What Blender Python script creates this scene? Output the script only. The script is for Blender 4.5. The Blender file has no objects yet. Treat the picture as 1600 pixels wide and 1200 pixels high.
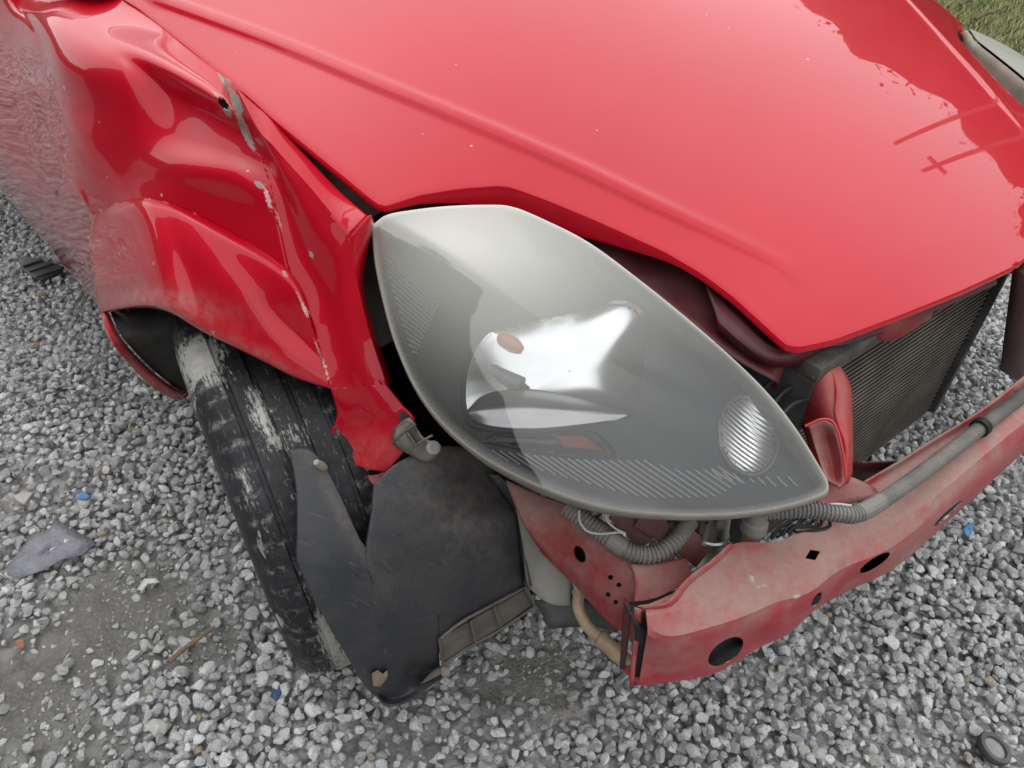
import bpy, bmesh, math, random
import numpy as np
from mathutils import Vector, Matrix
random.seed(7); rng = np.random.default_rng(7)
S = bpy.context.scene
COL = S.collection
R_ = math.radians

# ------------------------------------------------------------------ camera
H = 1.2; FP = 1230.
PIT, ROL, YAW = R_(40.5), R_(3.0), R_(40.5)
FW = np.array([0, math.cos(PIT), -math.sin(PIT)])
U0 = np.array([0, math.sin(PIT), math.cos(PIT)]); R0 = np.array([1., 0, 0])
RT = R0*math.cos(ROL)+U0*math.sin(ROL); UP = -R0*math.sin(ROL)+U0*math.cos(ROL)
CAM = np.array([0, 0, H])
cd = bpy.data.cameras.new('camera'); cam = bpy.data.objects.new('camera', cd); COL.objects.link(cam)
cd.sensor_width = 36; cd.lens = 36*FP/1600; cd.clip_start = .02; cd.clip_end = 400
m4 = Matrix.Identity(4)
for i in range(3):
    m4[i][0] = RT[i]; m4[i][1] = UP[i]; m4[i][2] = -FW[i]; m4[i][3] = CAM[i]
cam.matrix_world = m4
S.camera = cam

# ------------------------------------------------------------------ light
SUN_EL, SUN_AZ = R_(60), R_(-28)      # azimuth measured clockwise from +Y
w = bpy.data.worlds.new('World'); S.world = w; w.use_nodes = True
nt = w.node_tree; nt.nodes.clear()
out = nt.nodes.new('ShaderNodeOutputWorld'); bg = nt.nodes.new('ShaderNodeBackground')
sky = nt.nodes.new('ShaderNodeTexSky'); sky.sky_type = 'NISHITA'; sky.sun_disc = False
sky.sun_elevation = SUN_EL; sky.sun_rotation = SUN_AZ; sky.dust_density = 3; sky.air_density = 1.0
hs = nt.nodes.new('ShaderNodeHueSaturation'); hs.inputs['Saturation'].default_value = .12
# overcast deck: even white-grey cloud laid over the clear sky
tc = nt.nodes.new('ShaderNodeTexCoord'); cn = nt.nodes.new('ShaderNodeTexNoise')
cn.inputs['Scale'].default_value = 2.2; cn.inputs['Detail'].default_value = 4
cr = nt.nodes.new('ShaderNodeValToRGB')
cr.color_ramp.elements[0].position = .3; cr.color_ramp.elements[0].color = (10.5, 10.9, 11.2, 1)
cr.color_ramp.elements[1].position = .75; cr.color_ramp.elements[1].color = (15.5, 15.6, 15.6, 1)
mx = nt.nodes.new('ShaderNodeMixRGB'); mx.inputs[0].default_value = .58
nt.links.new(tc.outputs['Generated'], cn.inputs['Vector']); nt.links.new(cn.outputs['Fac'], cr.inputs[0])
nt.links.new(sky.outputs[0], hs.inputs['Color']); nt.links.new(hs.outputs[0], mx.inputs[1]); nt.links.new(cr.outputs[0], mx.inputs[2])
nt.links.new(mx.outputs[0], bg.inputs[0]); bg.inputs[1].default_value = .13
nt.links.new(bg.outputs[0], out.inputs[0])
sd = bpy.data.lights.new('sun', 'SUN'); sd.energy = .6; sd.angle = R_(170); sd.color = (1, .97, .93)
so = bpy.data.objects.new('sun', sd); COL.objects.link(so)
sdir = Vector((math.sin(SUN_AZ)*math.cos(SUN_EL), math.cos(SUN_AZ)*math.cos(SUN_EL), math.sin(SUN_EL)))
so.rotation_euler = sdir.to_track_quat('Z', 'Y').to_euler(); so.location = (3, -3, 8)
S.view_settings.view_transform = 'Standard'; S.view_settings.look = 'None'
S.view_settings.exposure = .52; S.view_settings.gamma = 1

# ------------------------------------------------------------------ geometry helpers
# car frame: f forward, l towards the car's left side, z up
Fv = np.array([math.sin(YAW), -math.cos(YAW), 0]); Lv = np.array([math.cos(YAW), math.sin(YAW), 0]); Zv = np.array([0, 0, 1.])
LC = 1.105                                   # centre line of the car
def W(f, l, z): return Fv*f+Lv*l+Zv*z
def car(p): return float(p@Fv), float(p@Lv), float(p[2])
def mir(P):                                   # mirror about the car's centre plane
    P = np.asarray(P, float); d = (P@Lv)-LC
    return P-2*np.multiply.outer(d, Lv)
def ray(x, y): return FW+RT*((x-800)/FP)-UP*((y-600)/FP)
def PD(x, y, t): return CAM+ray(x, y)*t
def PZ(x, y, z): d = ray(x, y); return CAM+d*((z-H)/d[2])
def PL(x, y, l): d = ray(x, y); return CAM+d*(l-CAM@Lv)/(d@Lv)
def PF(x, y, f): d = ray(x, y); return CAM+d*(f-CAM@Fv)/(d@Fv)
def PP(x, y, o, n): d = ray(x, y); return CAM+d*(((o-CAM)@n)/(d@n))
def pix(P):
    v = np.asarray(P)-CAM; t = v@FW
    return np.stack([800+FP*(v@RT)/t, 600-FP*(v@UP)/t], -1)

def cr1(P, n):
    """Catmull-Rom through P (k,3), n samples per span"""
    P = np.asarray(P, float); k = len(P)
    if k == 2: 
        t = np.linspace(0, 1, n+1).reshape((-1,)+(1,)*(P.ndim-1)); return P[0:1]*(1-t)+P[1:2]*t
    A = np.vstack([2*P[0:1]-P[1:2], P, 2*P[-1:]-P[-2:-1]])
    o = []
    for i in range(k-1):
        p0, p1, p2, p3 = A[i:i+4]
        t = (np.arange(n)/n).reshape((-1,)+(1,)*(P.ndim-1))
        o.append(.5*((2*p1)+(-p0+p2)*t+(2*p0-5*p1+4*p2-p3)*t*t+(-p0+3*p1-3*p2+p3)*t**3))
    o.append(P[-1:]); return np.concatenate(o)
def lin1(P, n):
    return np.concatenate([P[i:i+1]*(1-t)+P[i+1:i+2]*t for i in range(len(P)-1) for t in np.arange(n)/n]+[P[-1:]])
def surf(rows, nu=6, nv=6, hard=False):
    G = np.array(rows, float)                 # (r,c,3)
    if hard:                                  # folded sheet: straight between the fold lines
        G = lin1(G, nv); return np.swapaxes(cr1(np.swapaxes(G, 0, 1), nu), 0, 1)
    G = cr1(G, nv)                            # along rows
    G = np.swapaxes(cr1(np.swapaxes(G, 0, 1), nu), 0, 1)
    return G
class MB:
    def __init__(s): s.v = []; s.f = []; s.n = 0
    def add(s, V, Fs):
        V = np.asarray(V, float).reshape(-1, 3)
        s.v.append(V); s.f += [tuple(int(i)+s.n for i in q) for q in Fs]; s.n += len(V); return s
    def grid(s, G, close=False, flip=False):
        r, c = G.shape[:2]; Fs = []
        cc = c if close else c-1
        for i in range(r-1):
            for j in range(cc):
                a, b = i*c+j, i*c+(j+1) % c
                q = (a, b, b+c, a+c); Fs.append(q[::-1] if flip else q)
        return s.add(G, Fs)
    def box(s, c, ax, ay, az):
        """centre and three half-axis vectors"""
        c, ax, ay, az = map(lambda q: np.asarray(q, float), (c, ax, ay, az))
        V = [c+i*ax+j*ay+k*az for k in (-1, 1) for j in (-1, 1) for i in (-1, 1)]
        return s.add(V, [(0, 2, 3, 1), (4, 5, 7, 6), (0, 1, 5, 4), (2, 6, 7, 3), (0, 4, 6, 2), (1, 3, 7, 5)])
    def tube(s, path, rad, sides=10, cap=True):
        P = np.asarray(path, float); n = len(P)
        rad = np.broadcast_to(np.asarray(rad, float), (n,))
        T = np.gradient(P, axis=0); T /= np.linalg.norm(T, axis=1)[:, None]+1e-12
        ref = np.array([.31, .22, .92]); N = np.cross(T[0], ref); N /= np.linalg.norm(N); rows = []
        for i in range(n):
            N = N-T[i]*(N@T[i]); N /= np.linalg.norm(N); B = np.cross(T[i], N)
            a = np.linspace(0, 2*math.pi, sides, endpoint=False)
            rows.append(P[i]+rad[i]*(np.cos(a)[:, None]*N+np.sin(a)[:, None]*B))
        b = s.n; s.grid(np.array(rows), close=True)
        if cap:
            s.f.append(tuple(b+i for i in range(sides))[::-1]); s.f.append(tuple(b+(n-1)*sides+i for i in range(sides)))
        return s
    def lathe(s, o, ax, prof, n=32, a0=0, a1=2*math.pi, x=None):
        """prof: (offset along axis, radius)"""
        o = np.asarray(o, float); ax = np.asarray(ax, float); ax = ax/np.linalg.norm(ax)
        if x is None: x = np.cross(ax, [0.1, .2, .97])
        x = np.asarray(x, float); x = x-ax*(x@ax); x /= np.linalg.norm(x); y = np.cross(ax, x)
        full = abs(a1-a0-2*math.pi) < 1e-6
        a = np.linspace(a0, a1, n, endpoint=not full)
        G = np.array([[o+ax*h+r*(math.cos(t)*x+math.sin(t)*y) for t in a] for h, r in prof])
        return s.grid(G, close=full)
    def build(s, name, mat, parent=None, weld=1e-5, ang=32, solid=0, soff=-1, smooth=True, bevel=0, recalc=False):
        me = bpy.data.meshes.new(name)
        me.from_pydata(np.concatenate(s.v).tolist(), [], s.f)
        bm = bmesh.new(); bm.from_mesh(me)
        if weld: bmesh.ops.remove_doubles(bm, verts=bm.verts, dist=weld)
        if recalc: bmesh.ops.recalc_face_normals(bm, faces=bm.faces)
        if bevel:
            bmesh.ops.recalc_face_normals(bm, faces=bm.faces)
            bmesh.ops.bevel(bm, geom=list(bm.edges), offset=bevel, segments=2, profile=.5, affect='EDGES')
        bm.to_mesh(me); bm.free()
        if smooth:
            for p in me.polygons: p.use_smooth = True
            me.set_sharp_from_angle(angle=R_(ang))
        else:
            for p in me.polygons: p.use_smooth = False
        me.materials.append(mat)
        o = bpy.data.objects.new(name, me); COL.objects.link(o)
        if parent is not None: attach(o, parent)
        if solid:
            md = o.modifiers.new('solid', 'SOLIDIFY'); md.thickness = solid; md.offset = soff; md.use_even_offset = False
        return o
def attach(o, parent):
    o.parent = parent
    mw = Matrix.Identity(4); p = parent
    M = Matrix.Identity(4)
    while p is not None:
        M = Matrix.Translation(p.location) @ p.rotation_euler.to_matrix().to_4x4() @ M if p.parent is None else M
        p = p.parent
    o.matrix_parent_inverse = M.inverted() if parent.parent is None else Matrix.Identity(4)
def thing(name, label, cat, loc=(0, 0, 0), group=None):
    o = bpy.data.objects.new(name, None); COL.objects.link(o); o.location = loc; o.empty_display_size = .1
    o['label'] = label; o['category'] = cat
    if group: o['group'] = group
    return o
def tag(o, label, cat, group=None):
    o['label'] = label; o['category'] = cat
    if group: o['group'] = group
    return o
def bake(o):
    """apply modifiers"""
    dg = bpy.context.evaluated_depsgraph_get(); dg.update()
    me = bpy.data.meshes.new_from_object(o.evaluated_get(dg), preserve_all_data_layers=True, depsgraph=dg)
    o.modifiers.clear(); o.data = me
    return o
def cut(o, cutters):
    """bore real holes: boolean difference, then drop the cutter"""
    mb = MB()
    for c in cutters:
        mb.v += [v for v in c.v]; mb.f += [tuple(i+mb.n for i in q) for q in c.f]; mb.n += c.n
    co = mb.build('cutter', o.data.materials[0], smooth=False)
    bm = bmesh.new(); bm.from_mesh(co.data); bmesh.ops.recalc_face_normals(bm, faces=bm.faces); bm.to_mesh(co.data); bm.free()
    md = o.modifiers.new('cut', 'BOOLEAN'); md.object = co; md.operation = 'DIFFERENCE'; md.solver = 'EXACT'
    bake(o); bpy.data.objects.remove(co)
    return o
def ell(cx, cy, a, b, deg, d0, d1, n=14, power=2):
    """elliptic cutter through the pixel ellipse, between two camera depths"""
    t = np.linspace(0, 2*math.pi, n, endpoint=False); c, s_ = math.cos(R_(deg)), math.sin(R_(deg))
    ex = np.sign(np.cos(t))*np.abs(np.cos(t))**(2/power)*a; ey = np.sign(np.sin(t))*np.abs(np.sin(t))**(2/power)*b
    X = cx+ex*c-ey*s_; Y = cy+ex*s_+ey*c
    mb = MB(); mb.grid(np.array([[PD(x, y, d) for x, y in zip(X, Y)] for d in (d0, d1)]), close=True)
    mb.f.append(tuple(range(n))[::-1]); mb.f.append(tuple(range(n, 2*n))); return mb
def blobs(o, name, L):
    """per-vertex wear mask: soft spots (px, py, rx, ry, deg, strength)"""
    n = len(o.data.vertices); V = np.empty(n*3); o.data.vertices.foreach_get('co', V); V = V.reshape(-1, 3)
    Q = pix(V); m = np.zeros(n)
    for px, py, rx, ry, dg, st in L:
        c, s_ = math.cos(R_(dg)), math.sin(R_(dg)); dx, dy = Q[:, 0]-px, Q[:, 1]-py
        m = np.maximum(m, st*np.exp(-(((dx*c+dy*s_)/rx)**2+((-dx*s_+dy*c)/ry)**2)))
    a = o.data.attributes.new(name, 'FLOAT', 'POINT'); a.data.foreach_set('value', m.astype(np.float32)); return o

# ------------------------------------------------------------------ materials
class NT:
    def __init__(s, name):
        s.m = bpy.data.materials.new(name); s.m.use_nodes = True; s.t = s.m.node_tree
        s.b = s.t.nodes['Principled BSDF']; s.o = s.t.nodes['Material Output']
        s.tc = s.t.nodes.new('ShaderNodeTexCoord').outputs['Object']
    def n(s, k, **kw):
        q = s.t.nodes.new(k)
        for a, v in kw.items():
            if a in q.inputs: s.set(q.inputs[a], v)
            else: setattr(q, a, v)
        return q
    def set(s, i, v):
        if isinstance(v, bpy.types.NodeSocket): s.t.links.new(v, i)
        else: i.default_value = (*v, 1) if isinstance(v, tuple) and len(v) == 3 and i.type == 'RGBA' else v
    def noise(s, scale, detail=5, rough=.55, vec=None, dist=0):
        q = s.n('ShaderNodeTexNoise', Scale=scale, Detail=detail, Roughness=rough, Distortion=dist); s.set(q.inputs['Vector'], vec or s.tc); return q.outputs['Fac']
    def ramp(s, fac, lo, hi, a=(0, 0, 0), b=(1, 1, 1)):
        q = s.n('ShaderNodeValToRGB'); e = q.color_ramp.elements
        e[0].position = lo; e[1].position = hi; e[0].color = (*a, 1); e[1].color = (*b, 1); s.set(q.inputs[0], fac); return q.outputs[0]
    def mix(s, fac, a, b, mode='MIX'):
        q = s.n('ShaderNodeMixRGB', blend_type=mode); s.set(q.inputs[0], fac); s.set(q.inputs[1], a); s.set(q.inputs[2], b); return q.outputs[0]
    def math(s, op, a, b=0., clamp=False):
        q = s.n('ShaderNodeMath', operation=op, use_clamp=clamp); s.set(q.inputs[0], a); s.set(q.inputs[1], b); return q.outputs[0]
    def attr(s, name): return s.n('ShaderNodeAttribute', attribute_name=name).outputs['Fac']
    def upness(s):
        g = s.n('ShaderNodeNewGeometry'); q = s.n('ShaderNodeSeparateXYZ'); s.set(q.inputs[0], g.outputs['Normal']); return q.outputs[2]
    def bump(s, h, st=.3, dist=.002, sock='Normal'):
        q = s.n('ShaderNodeBump', Strength=st, Distance=dist); s.set(q.inputs['Height'], h); s.set(s.b.inputs[sock], q.outputs[0]); return q
    def p(s, **kw):
        names = dict(col='Base Color', rough='Roughness', metal='Metallic', spec='Specular IOR Level', coat='Coat Weight', crough='Coat Roughness', ior='IOR', trans='Transmission Weight', cior='Coat IOR')
        for k, v in kw.items(): s.set(s.b.inputs[names[k]], v)
        return s
def simple(name, col, rough=.5, metal=0., col2=None, sc=30, lo=.35, hi=.65, bump=0, bsc=150, spec=.5, dust=None, dsc=12, dlo=.4, dhi=.65, damt=.8, rvar=0.):
    t = NT(name); c = col
    if col2: c = t.mix(t.ramp(t.noise(sc), lo, hi), col, col2)
    r = rough
    if dust:
        d = t.ramp(t.noise(dsc, 8, .65), dlo, dhi)
        up = t.math('MULTIPLY', t.math('ADD', t.math('MULTIPLY', t.upness(), .5), .55), damt, True)
        fac = t.math('MULTIPLY', d, up, True); c = t.mix(fac, c, dust)
        r = t.math('ADD', t.math('MULTIPLY', fac, .85-rough), rough)
        if metal: t.p(metal=t.math('MULTIPLY', t.math('SUBTRACT', 1., fac), metal))
    elif metal: t.p(metal=metal)
    t.p(col=c, rough=r, spec=spec)
    if bump: t.bump(t.noise(bsc, 6, .6), bump, .002)
    return t.m

RED = (.41, .002, .013)
def paint(name, chips=False):
    t = NT(name); c = RED
    c = t.mix(t.ramp(t.noise(3, 3), .3, .7), c, (.46, .003, .017))
    dust = t.ramp(t.noise(900, 2, .5), .66, .78); dust2 = t.ramp(t.noise(14, 6), .45, .75)
    fac = t.math('MULTIPLY', t.math('MULTIPLY', dust, dust2), .22)
    film = t.math('MULTIPLY', dust2, .003); fac = t.math('ADD', fac, film)
    c = t.mix(fac, c, (.55, .45, .42)); rough = .35
    vs = t.n('ShaderNodeTexVoronoi', Scale=32.); t.set(vs.inputs['Vector'], t.tc); sx = t.n('ShaderNodeSeparateXYZ'); t.set(sx.inputs[0], vs.outputs['Color'])
    lim = t.math('MULTIPLY', t.math('POWER', sx.outputs[0], 5.), .10); spk = t.math('LESS_THAN', vs.outputs['Distance'], lim)
    c = t.mix(t.math('MULTIPLY', spk, .65), c, t.mix(sx.outputs[1], (.10, .03, .03), (.75, .55, .5)))
    drip = t.ramp(t.noise(38, 7, .7), .60, .72);  crough = t.math('ADD', t.math('ADD', t.math('MULTIPLY', dust2, .03), t.math('MULTIPLY', drip, .03)), .012)
    coat = 1.
    if chips:
        v = t.math('ADD', t.attr('chip'), t.math('MULTIPLY', t.math('SUBTRACT', t.noise(330, 7, .8), .5), 1.5))
        k = t.ramp(v, .5, .52); k2 = t.ramp(v, .42, .44)
        c = t.mix(k2, c, (.6, .25, .25)); c = t.mix(k, c, t.mix(t.noise(200), (.22, .22, .18), (.36, .35, .30)))
        sv = t.math('ADD', t.attr('scuff'), t.math('MULTIPLY', t.math('SUBTRACT', t.noise(380, 5, .8), .5), 1.3)); ks = t.ramp(sv, .55, .62)
        c = t.mix(t.math('MULTIPLY', ks, .75), c, (.75, .5, .5))
        kk = t.math('MAXIMUM', k2, ks); coat = t.math('SUBTRACT', 1., kk); rough = t.math('ADD', t.math('MULTIPLY', kk, .3), .35)
        gd = t.attr('grime'); gm = t.math('MULTIPLY', t.math('MULTIPLY', gd, t.ramp(t.noise(60, 7, .7), .3, .65)), .55)
        c = t.mix(gm, c, (.40, .25, .23)); crough = t.math('ADD', crough, t.math('MULTIPLY', gm, .4))
    t.p(col=c, rough=rough, coat=coat, crough=crough, spec=.08)
    t.b.inputs['Coat IOR'].default_value = 1.34
    t.set(t.n('ShaderNodeBump', Strength=.03, Distance=.001).inputs['Height'], t.noise(9, 2))
    return t.m
M_PAINT = paint('red_paint'); M_FEND = paint('damaged_red_paint', True)
def dusty(name, amt=1., col=(.36, .018, .030)):
    t = NT(name)
    d = t.noise(7, 8, .62); g = t.noise(120, 5, .6); g2 = t.noise(26, 6, .65, dist=.6)
    up = t.math('ADD', t.math('MULTIPLY', t.upness(), .42), .33)
    v = t.math('ADD', t.math('ADD', t.math('MULTIPLY', t.math('SUBTRACT', d, .5), 2.6), up), t.math('MULTIPLY', t.math('SUBTRACT', g2, .5), .9))
    fac = t.math('MULTIPLY', t.ramp(v, .05, .75), .86*amt)
    c = t.mix(fac, col, t.mix(g, (.235, .15, .13), (.38, .275, .24)))
    mp_ = t.n('ShaderNodeMapping'); t.set(mp_.inputs['Vector'], t.tc); mp_.inputs['Rotation'].default_value = (0, 0, .5); mp_.inputs['Scale'].default_value = (16, 190, 60)
    sc_ = t.ramp(t.noise(1., 5, .75, vec=mp_.outputs[0]), .62, .68); fac = t.math('MULTIPLY', fac, t.math('SUBTRACT', 1., t.math('MULTIPLY', sc_, .7)))
    c = t.mix(t.math('MULTIPLY', sc_, .45), c, (col[0]*1.25, col[1]*2, col[2]*2))
    sp = t.ramp(t.noise(420, 3, .6), .64, .72); c = t.mix(t.math('MULTIPLY', sp, .35), c, (.45, .38, .34))
    wr = t.ramp(t.math('ADD', t.attr('wear'), t.math('MULTIPLY', t.math('SUBTRACT', t.noise(190, 5, .7), .5), .7)), .48, .6); c = t.mix(wr, c, t.mix(g, (.26, .23, .18), (.46, .44, .38)))
    t.p(col=c, rough=t.math('ADD', t.math('MULTIPLY', fac, .45), .38), spec=.4)
    t.bump(t.noise(60, 6, .6), .12, .002); return t.m
M_DUSTY = dusty('dusty_red_metal'); M_DUSTY2 = dusty('dusty_dark_red_metal', .75, (.22, .010, .016))
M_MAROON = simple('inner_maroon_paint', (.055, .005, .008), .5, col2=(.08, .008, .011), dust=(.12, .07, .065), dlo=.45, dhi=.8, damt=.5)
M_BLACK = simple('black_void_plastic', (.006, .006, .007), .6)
M_RUB = simple('black_rubber_seal', (.02, .02, .021), .55, bump=.1)
M_DARK = simple('dark_plastic', (.03, .031, .034), .5, col2=(.05, .05, .052), dust=(.17, .155, .14), dsc=18, dlo=.42, dhi=.75, damt=.5, bump=.08)
M_STEEL = simple('dirty_steel', (.26, .24, .215), .45, .8, col2=(.13, .11, .10), dust=(.24, .2, .17), damt=.7, bump=.1)
M_CAN = simple('aluminium_can', (.62, .6, .56), .25, 1., dust=(.25, .21, .18), damt=.75, dlo=.45)

# ------------------------------------------------------------------ the ground
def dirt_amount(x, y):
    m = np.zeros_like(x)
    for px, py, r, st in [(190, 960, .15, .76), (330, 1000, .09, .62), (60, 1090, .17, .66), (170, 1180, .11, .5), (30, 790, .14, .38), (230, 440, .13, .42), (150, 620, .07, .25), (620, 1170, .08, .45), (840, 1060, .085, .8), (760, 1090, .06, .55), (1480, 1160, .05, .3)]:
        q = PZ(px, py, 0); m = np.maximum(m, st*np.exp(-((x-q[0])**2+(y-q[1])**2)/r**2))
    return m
t = NT('earth')
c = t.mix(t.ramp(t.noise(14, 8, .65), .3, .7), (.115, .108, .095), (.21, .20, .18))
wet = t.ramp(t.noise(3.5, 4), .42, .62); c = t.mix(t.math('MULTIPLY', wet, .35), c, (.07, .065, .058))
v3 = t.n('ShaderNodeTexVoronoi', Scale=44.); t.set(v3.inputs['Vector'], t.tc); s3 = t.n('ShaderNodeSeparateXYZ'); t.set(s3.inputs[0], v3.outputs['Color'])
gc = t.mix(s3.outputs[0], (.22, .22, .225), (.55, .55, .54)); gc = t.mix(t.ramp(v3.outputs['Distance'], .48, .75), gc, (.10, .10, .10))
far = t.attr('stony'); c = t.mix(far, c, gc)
vo = t.n('ShaderNodeTexVoronoi', Scale=150.); t.set(vo.inputs['Vector'], t.tc); c = t.mix(t.ramp(vo.outputs['Distance'], .1, .6), t.mix(.5, c, (.24, .24, .23)), c)
t.p(col=c, rough=.9, spec=.25)
t.bump(t.math('ADD', t.noise(220, 6, .7), t.math('MULTIPLY', vo.outputs['Distance'], -.6)), .7, .006)
M_EARTH = t.m
mb = MB(); xs = np.concatenate([[-90, -30, -8, -3], np.linspace(-2, 2.4, 60), [4, 8, 30, 90]]); ys = np.concatenate([[-90, -20, -4, -1], np.linspace(0, 4, 60), [8, 30, 90]])
X, Y = np.meshgrid(xs, ys); Zg = .003*np.sin(X*9+Y*4)+.003*np.sin(Y*13-X*7)
near = (np.abs(X) < 2.5) & (Y > -.1) & (Y < 4.1); Zg = np.where(near, Zg, 0)
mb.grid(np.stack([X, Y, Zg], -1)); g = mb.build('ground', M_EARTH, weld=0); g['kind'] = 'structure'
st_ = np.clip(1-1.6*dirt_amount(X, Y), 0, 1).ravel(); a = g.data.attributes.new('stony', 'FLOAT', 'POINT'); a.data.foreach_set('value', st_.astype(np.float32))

t = NT('gravel_stone')
rn = t.attr('rnd')
c = t.ramp(rn, 0, 1, (.235, .24, .245), (.66, .66, .65))
c = t.mix(t.ramp(t.attr('rnd2'), .975, .995), c, (.33, .27, .20))
sp = t.noise(330, 4, .75); c = t.mix(t.ramp(sp, .30, .47), t.mix(.85, c, (.04, .04, .045)), c); c = t.mix(t.ramp(t.noise(210, 4, .7), .58, .70), c, t.mix(.7, c, (.82, .82, .81)))
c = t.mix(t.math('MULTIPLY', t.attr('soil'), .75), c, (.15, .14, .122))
t.p(col=c, rough=.85, spec=.3); t.bump(t.noise(260, 5, .7), .5, .003)
M_STONE = t.m
def ico(sub):
    bm = bmesh.new(); bmesh.ops.create_icosphere(bm, subdivisions=sub, radius=1); bm.verts.ensure_lookup_table()
    V = np.array([v.co[:] for v in bm.verts]); T = np.array([[v.index for v in f.verts] for f in bm.faces]); bm.free(); return V, T
def rock_bases(sub, k=14):
    V, T = ico(sub); o = []
    for i in range(k):
        P = V.copy()
        for _ in range(11):                       # chip flat facets off a ball
            n = rng.normal(size=3); n /= np.linalg.norm(n); d = rng.uniform(.42, .80); e = P@n-d
            P = P-np.outer(np.clip(e, 0, None), n)*.93
        P *= rng.uniform(.97, 1.03, (len(P), 1))
        o.append(P*np.array([1, rng.uniform(.72, 1), rng.uniform(.55, .85)]))
    return o, T
def scatter(name, P, size, sub, mat, soil):
    bases, T = rock_bases(sub); nv = len(bases[0]); n = len(P)
    Q = rng.normal(size=(n, 4)); Q /= np.linalg.norm(Q, axis=1)[:, None]
    a, b, c_, d = Q.T
    Rm = np.stack([np.stack([1-2*(c_*c_+d*d), 2*(b*c_-a*d), 2*(b*d+a*c_)], -1), np.stack([2*(b*c_+a*d), 1-2*(b*b+d*d), 2*(c_*d-a*b)], -1), np.stack([2*(b*d-a*c_), 2*(c_*d+a*b), 1-2*(b*b+c_*c_)], -1)], 1)
    B = np.array(bases)[rng.integers(0, len(bases), n)]
    V = np.einsum('nij,nvj->nvi', Rm, B)*size[:, None, None]; V[:, :, 2] *= .85; V += P[:, None, :]
    Fc = (T[None]+(np.arange(n)*nv)[:, None, None]).reshape(-1, 3)
    me = bpy.data.meshes.new(name); me.vertices.add(n*nv); me.vertices.foreach_set('co', V.reshape(-1))
    me.loops.add(len(Fc)*3); me.loops.foreach_set('vertex_index', Fc.reshape(-1).astype(np.int32))
    me.polygons.add(len(Fc)); me.polygons.foreach_set('loop_start', np.arange(0, len(Fc)*3, 3, dtype=np.int32))
    me.update(calc_edges=True)
    me.polygons.foreach_set('use_smooth', np.ones(len(Fc), bool)); me.set_sharp_from_angle(angle=R_(14))
    for nm, val in (('rnd', np.repeat(np.clip(rng.normal(.5, .24, n), 0, 1), nv)), ('rnd2', np.repeat(rng.random(n), nv)), ('soil', np.repeat(soil, nv))):
        at = me.attributes.new(nm, 'FLOAT', 'POINT'); at.data.foreach_set('value', val.astype(np.float32))
    me.materials.append(mat); o = bpy.data.objects.new(name, me); COL.objects.link(o); return o
pts = []; sp_ = .0182
gx, gy = np.meshgrid(np.arange(-2.1, 2.6, sp_), np.arange(-.1, 3.3, sp_*.87)); gx = gx+(np.arange(gx.shape[0])[:, None] % 2)*sp_/2
P2 = np.stack([gx.ravel(), gy.ravel()], -1)
def view_keep(P2, mg):
    q3 = np.column_stack([P2, np.zeros(len(P2))]); t_ = (q3-CAM)@FW; Q = pix(q3)
    return (t_ > .2) & (Q[:, 0] > -mg) & (Q[:, 0] < 1600+mg) & (Q[:, 1] > -200) & (Q[:, 1] < 1200+mg)
def layer(P2, base, jit, smin, smax, keepfun):
    P = P2+rng.uniform(-jit, jit, P2.shape); k = keepfun(P); P = P[k]
    s_ = np.clip(rng.lognormal(math.log((smin+smax)/2), .28, len(P)), smin*.8, smax*1.3)
    return P, s_
inv = view_keep(P2, 130)
cf = P2@Fv[:2]; cl = P2@Lv[:2]
hid = (cl > .5) & (cl < 1.75) & (cf < -.75)               # deep under the car: nothing seen
P2 = P2[inv & ~hid]
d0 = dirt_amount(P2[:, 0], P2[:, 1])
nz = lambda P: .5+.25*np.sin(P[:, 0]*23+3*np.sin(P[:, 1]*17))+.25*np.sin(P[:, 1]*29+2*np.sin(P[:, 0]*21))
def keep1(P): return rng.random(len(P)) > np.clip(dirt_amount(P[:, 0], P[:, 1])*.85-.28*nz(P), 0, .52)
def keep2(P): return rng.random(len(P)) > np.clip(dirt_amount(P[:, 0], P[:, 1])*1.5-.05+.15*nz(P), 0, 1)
A1, s1 = layer(P2, 0, .007, .0084, .0124, keep1)
A2, s2 = layer(P2, 0, .009, .0078, .0124, keep2)
z1 = rng.uniform(.0, .006, len(A1)); z2 = .0105+rng.uniform(0, .008, len(A2))
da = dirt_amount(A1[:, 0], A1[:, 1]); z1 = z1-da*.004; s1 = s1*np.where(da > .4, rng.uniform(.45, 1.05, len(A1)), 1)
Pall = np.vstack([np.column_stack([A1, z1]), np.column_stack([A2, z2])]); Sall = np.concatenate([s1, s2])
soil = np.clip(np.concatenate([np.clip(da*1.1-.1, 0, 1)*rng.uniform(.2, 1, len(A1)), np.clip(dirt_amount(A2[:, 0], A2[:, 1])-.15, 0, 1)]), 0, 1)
dist = np.linalg.norm(Pall-CAM, axis=1); nearm = dist < 1.95
o = scatter('gravel', Pall[nearm], Sall[nearm], 2, M_STONE, soil[nearm]); o['kind'] = 'stuff'; o['label'] = 'loose pale grey crushed gravel all around the car'
o = scatter('gravel_far', Pall[~nearm], Sall[~nearm], 1, M_STONE, soil[~nearm]); o.name = 'distant_gravel'; o['kind'] = 'stuff'; o['label'] = 'pale grey gravel farther off beside the sill'
sx_, sy_ = np.meshgrid(np.arange(-3.0, 2.3, .022), np.arange(-.6, 3.3, .0192)); PS = np.stack([sx_.ravel(), sy_.ravel()], -1)
PS = PS[~view_keep(PS, 130) & (((PS@Lv[:2]) < .3) | ((PS@Fv[:2]) > -.4))]; PS = PS+rng.uniform(-.008, .008, PS.shape)
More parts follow.
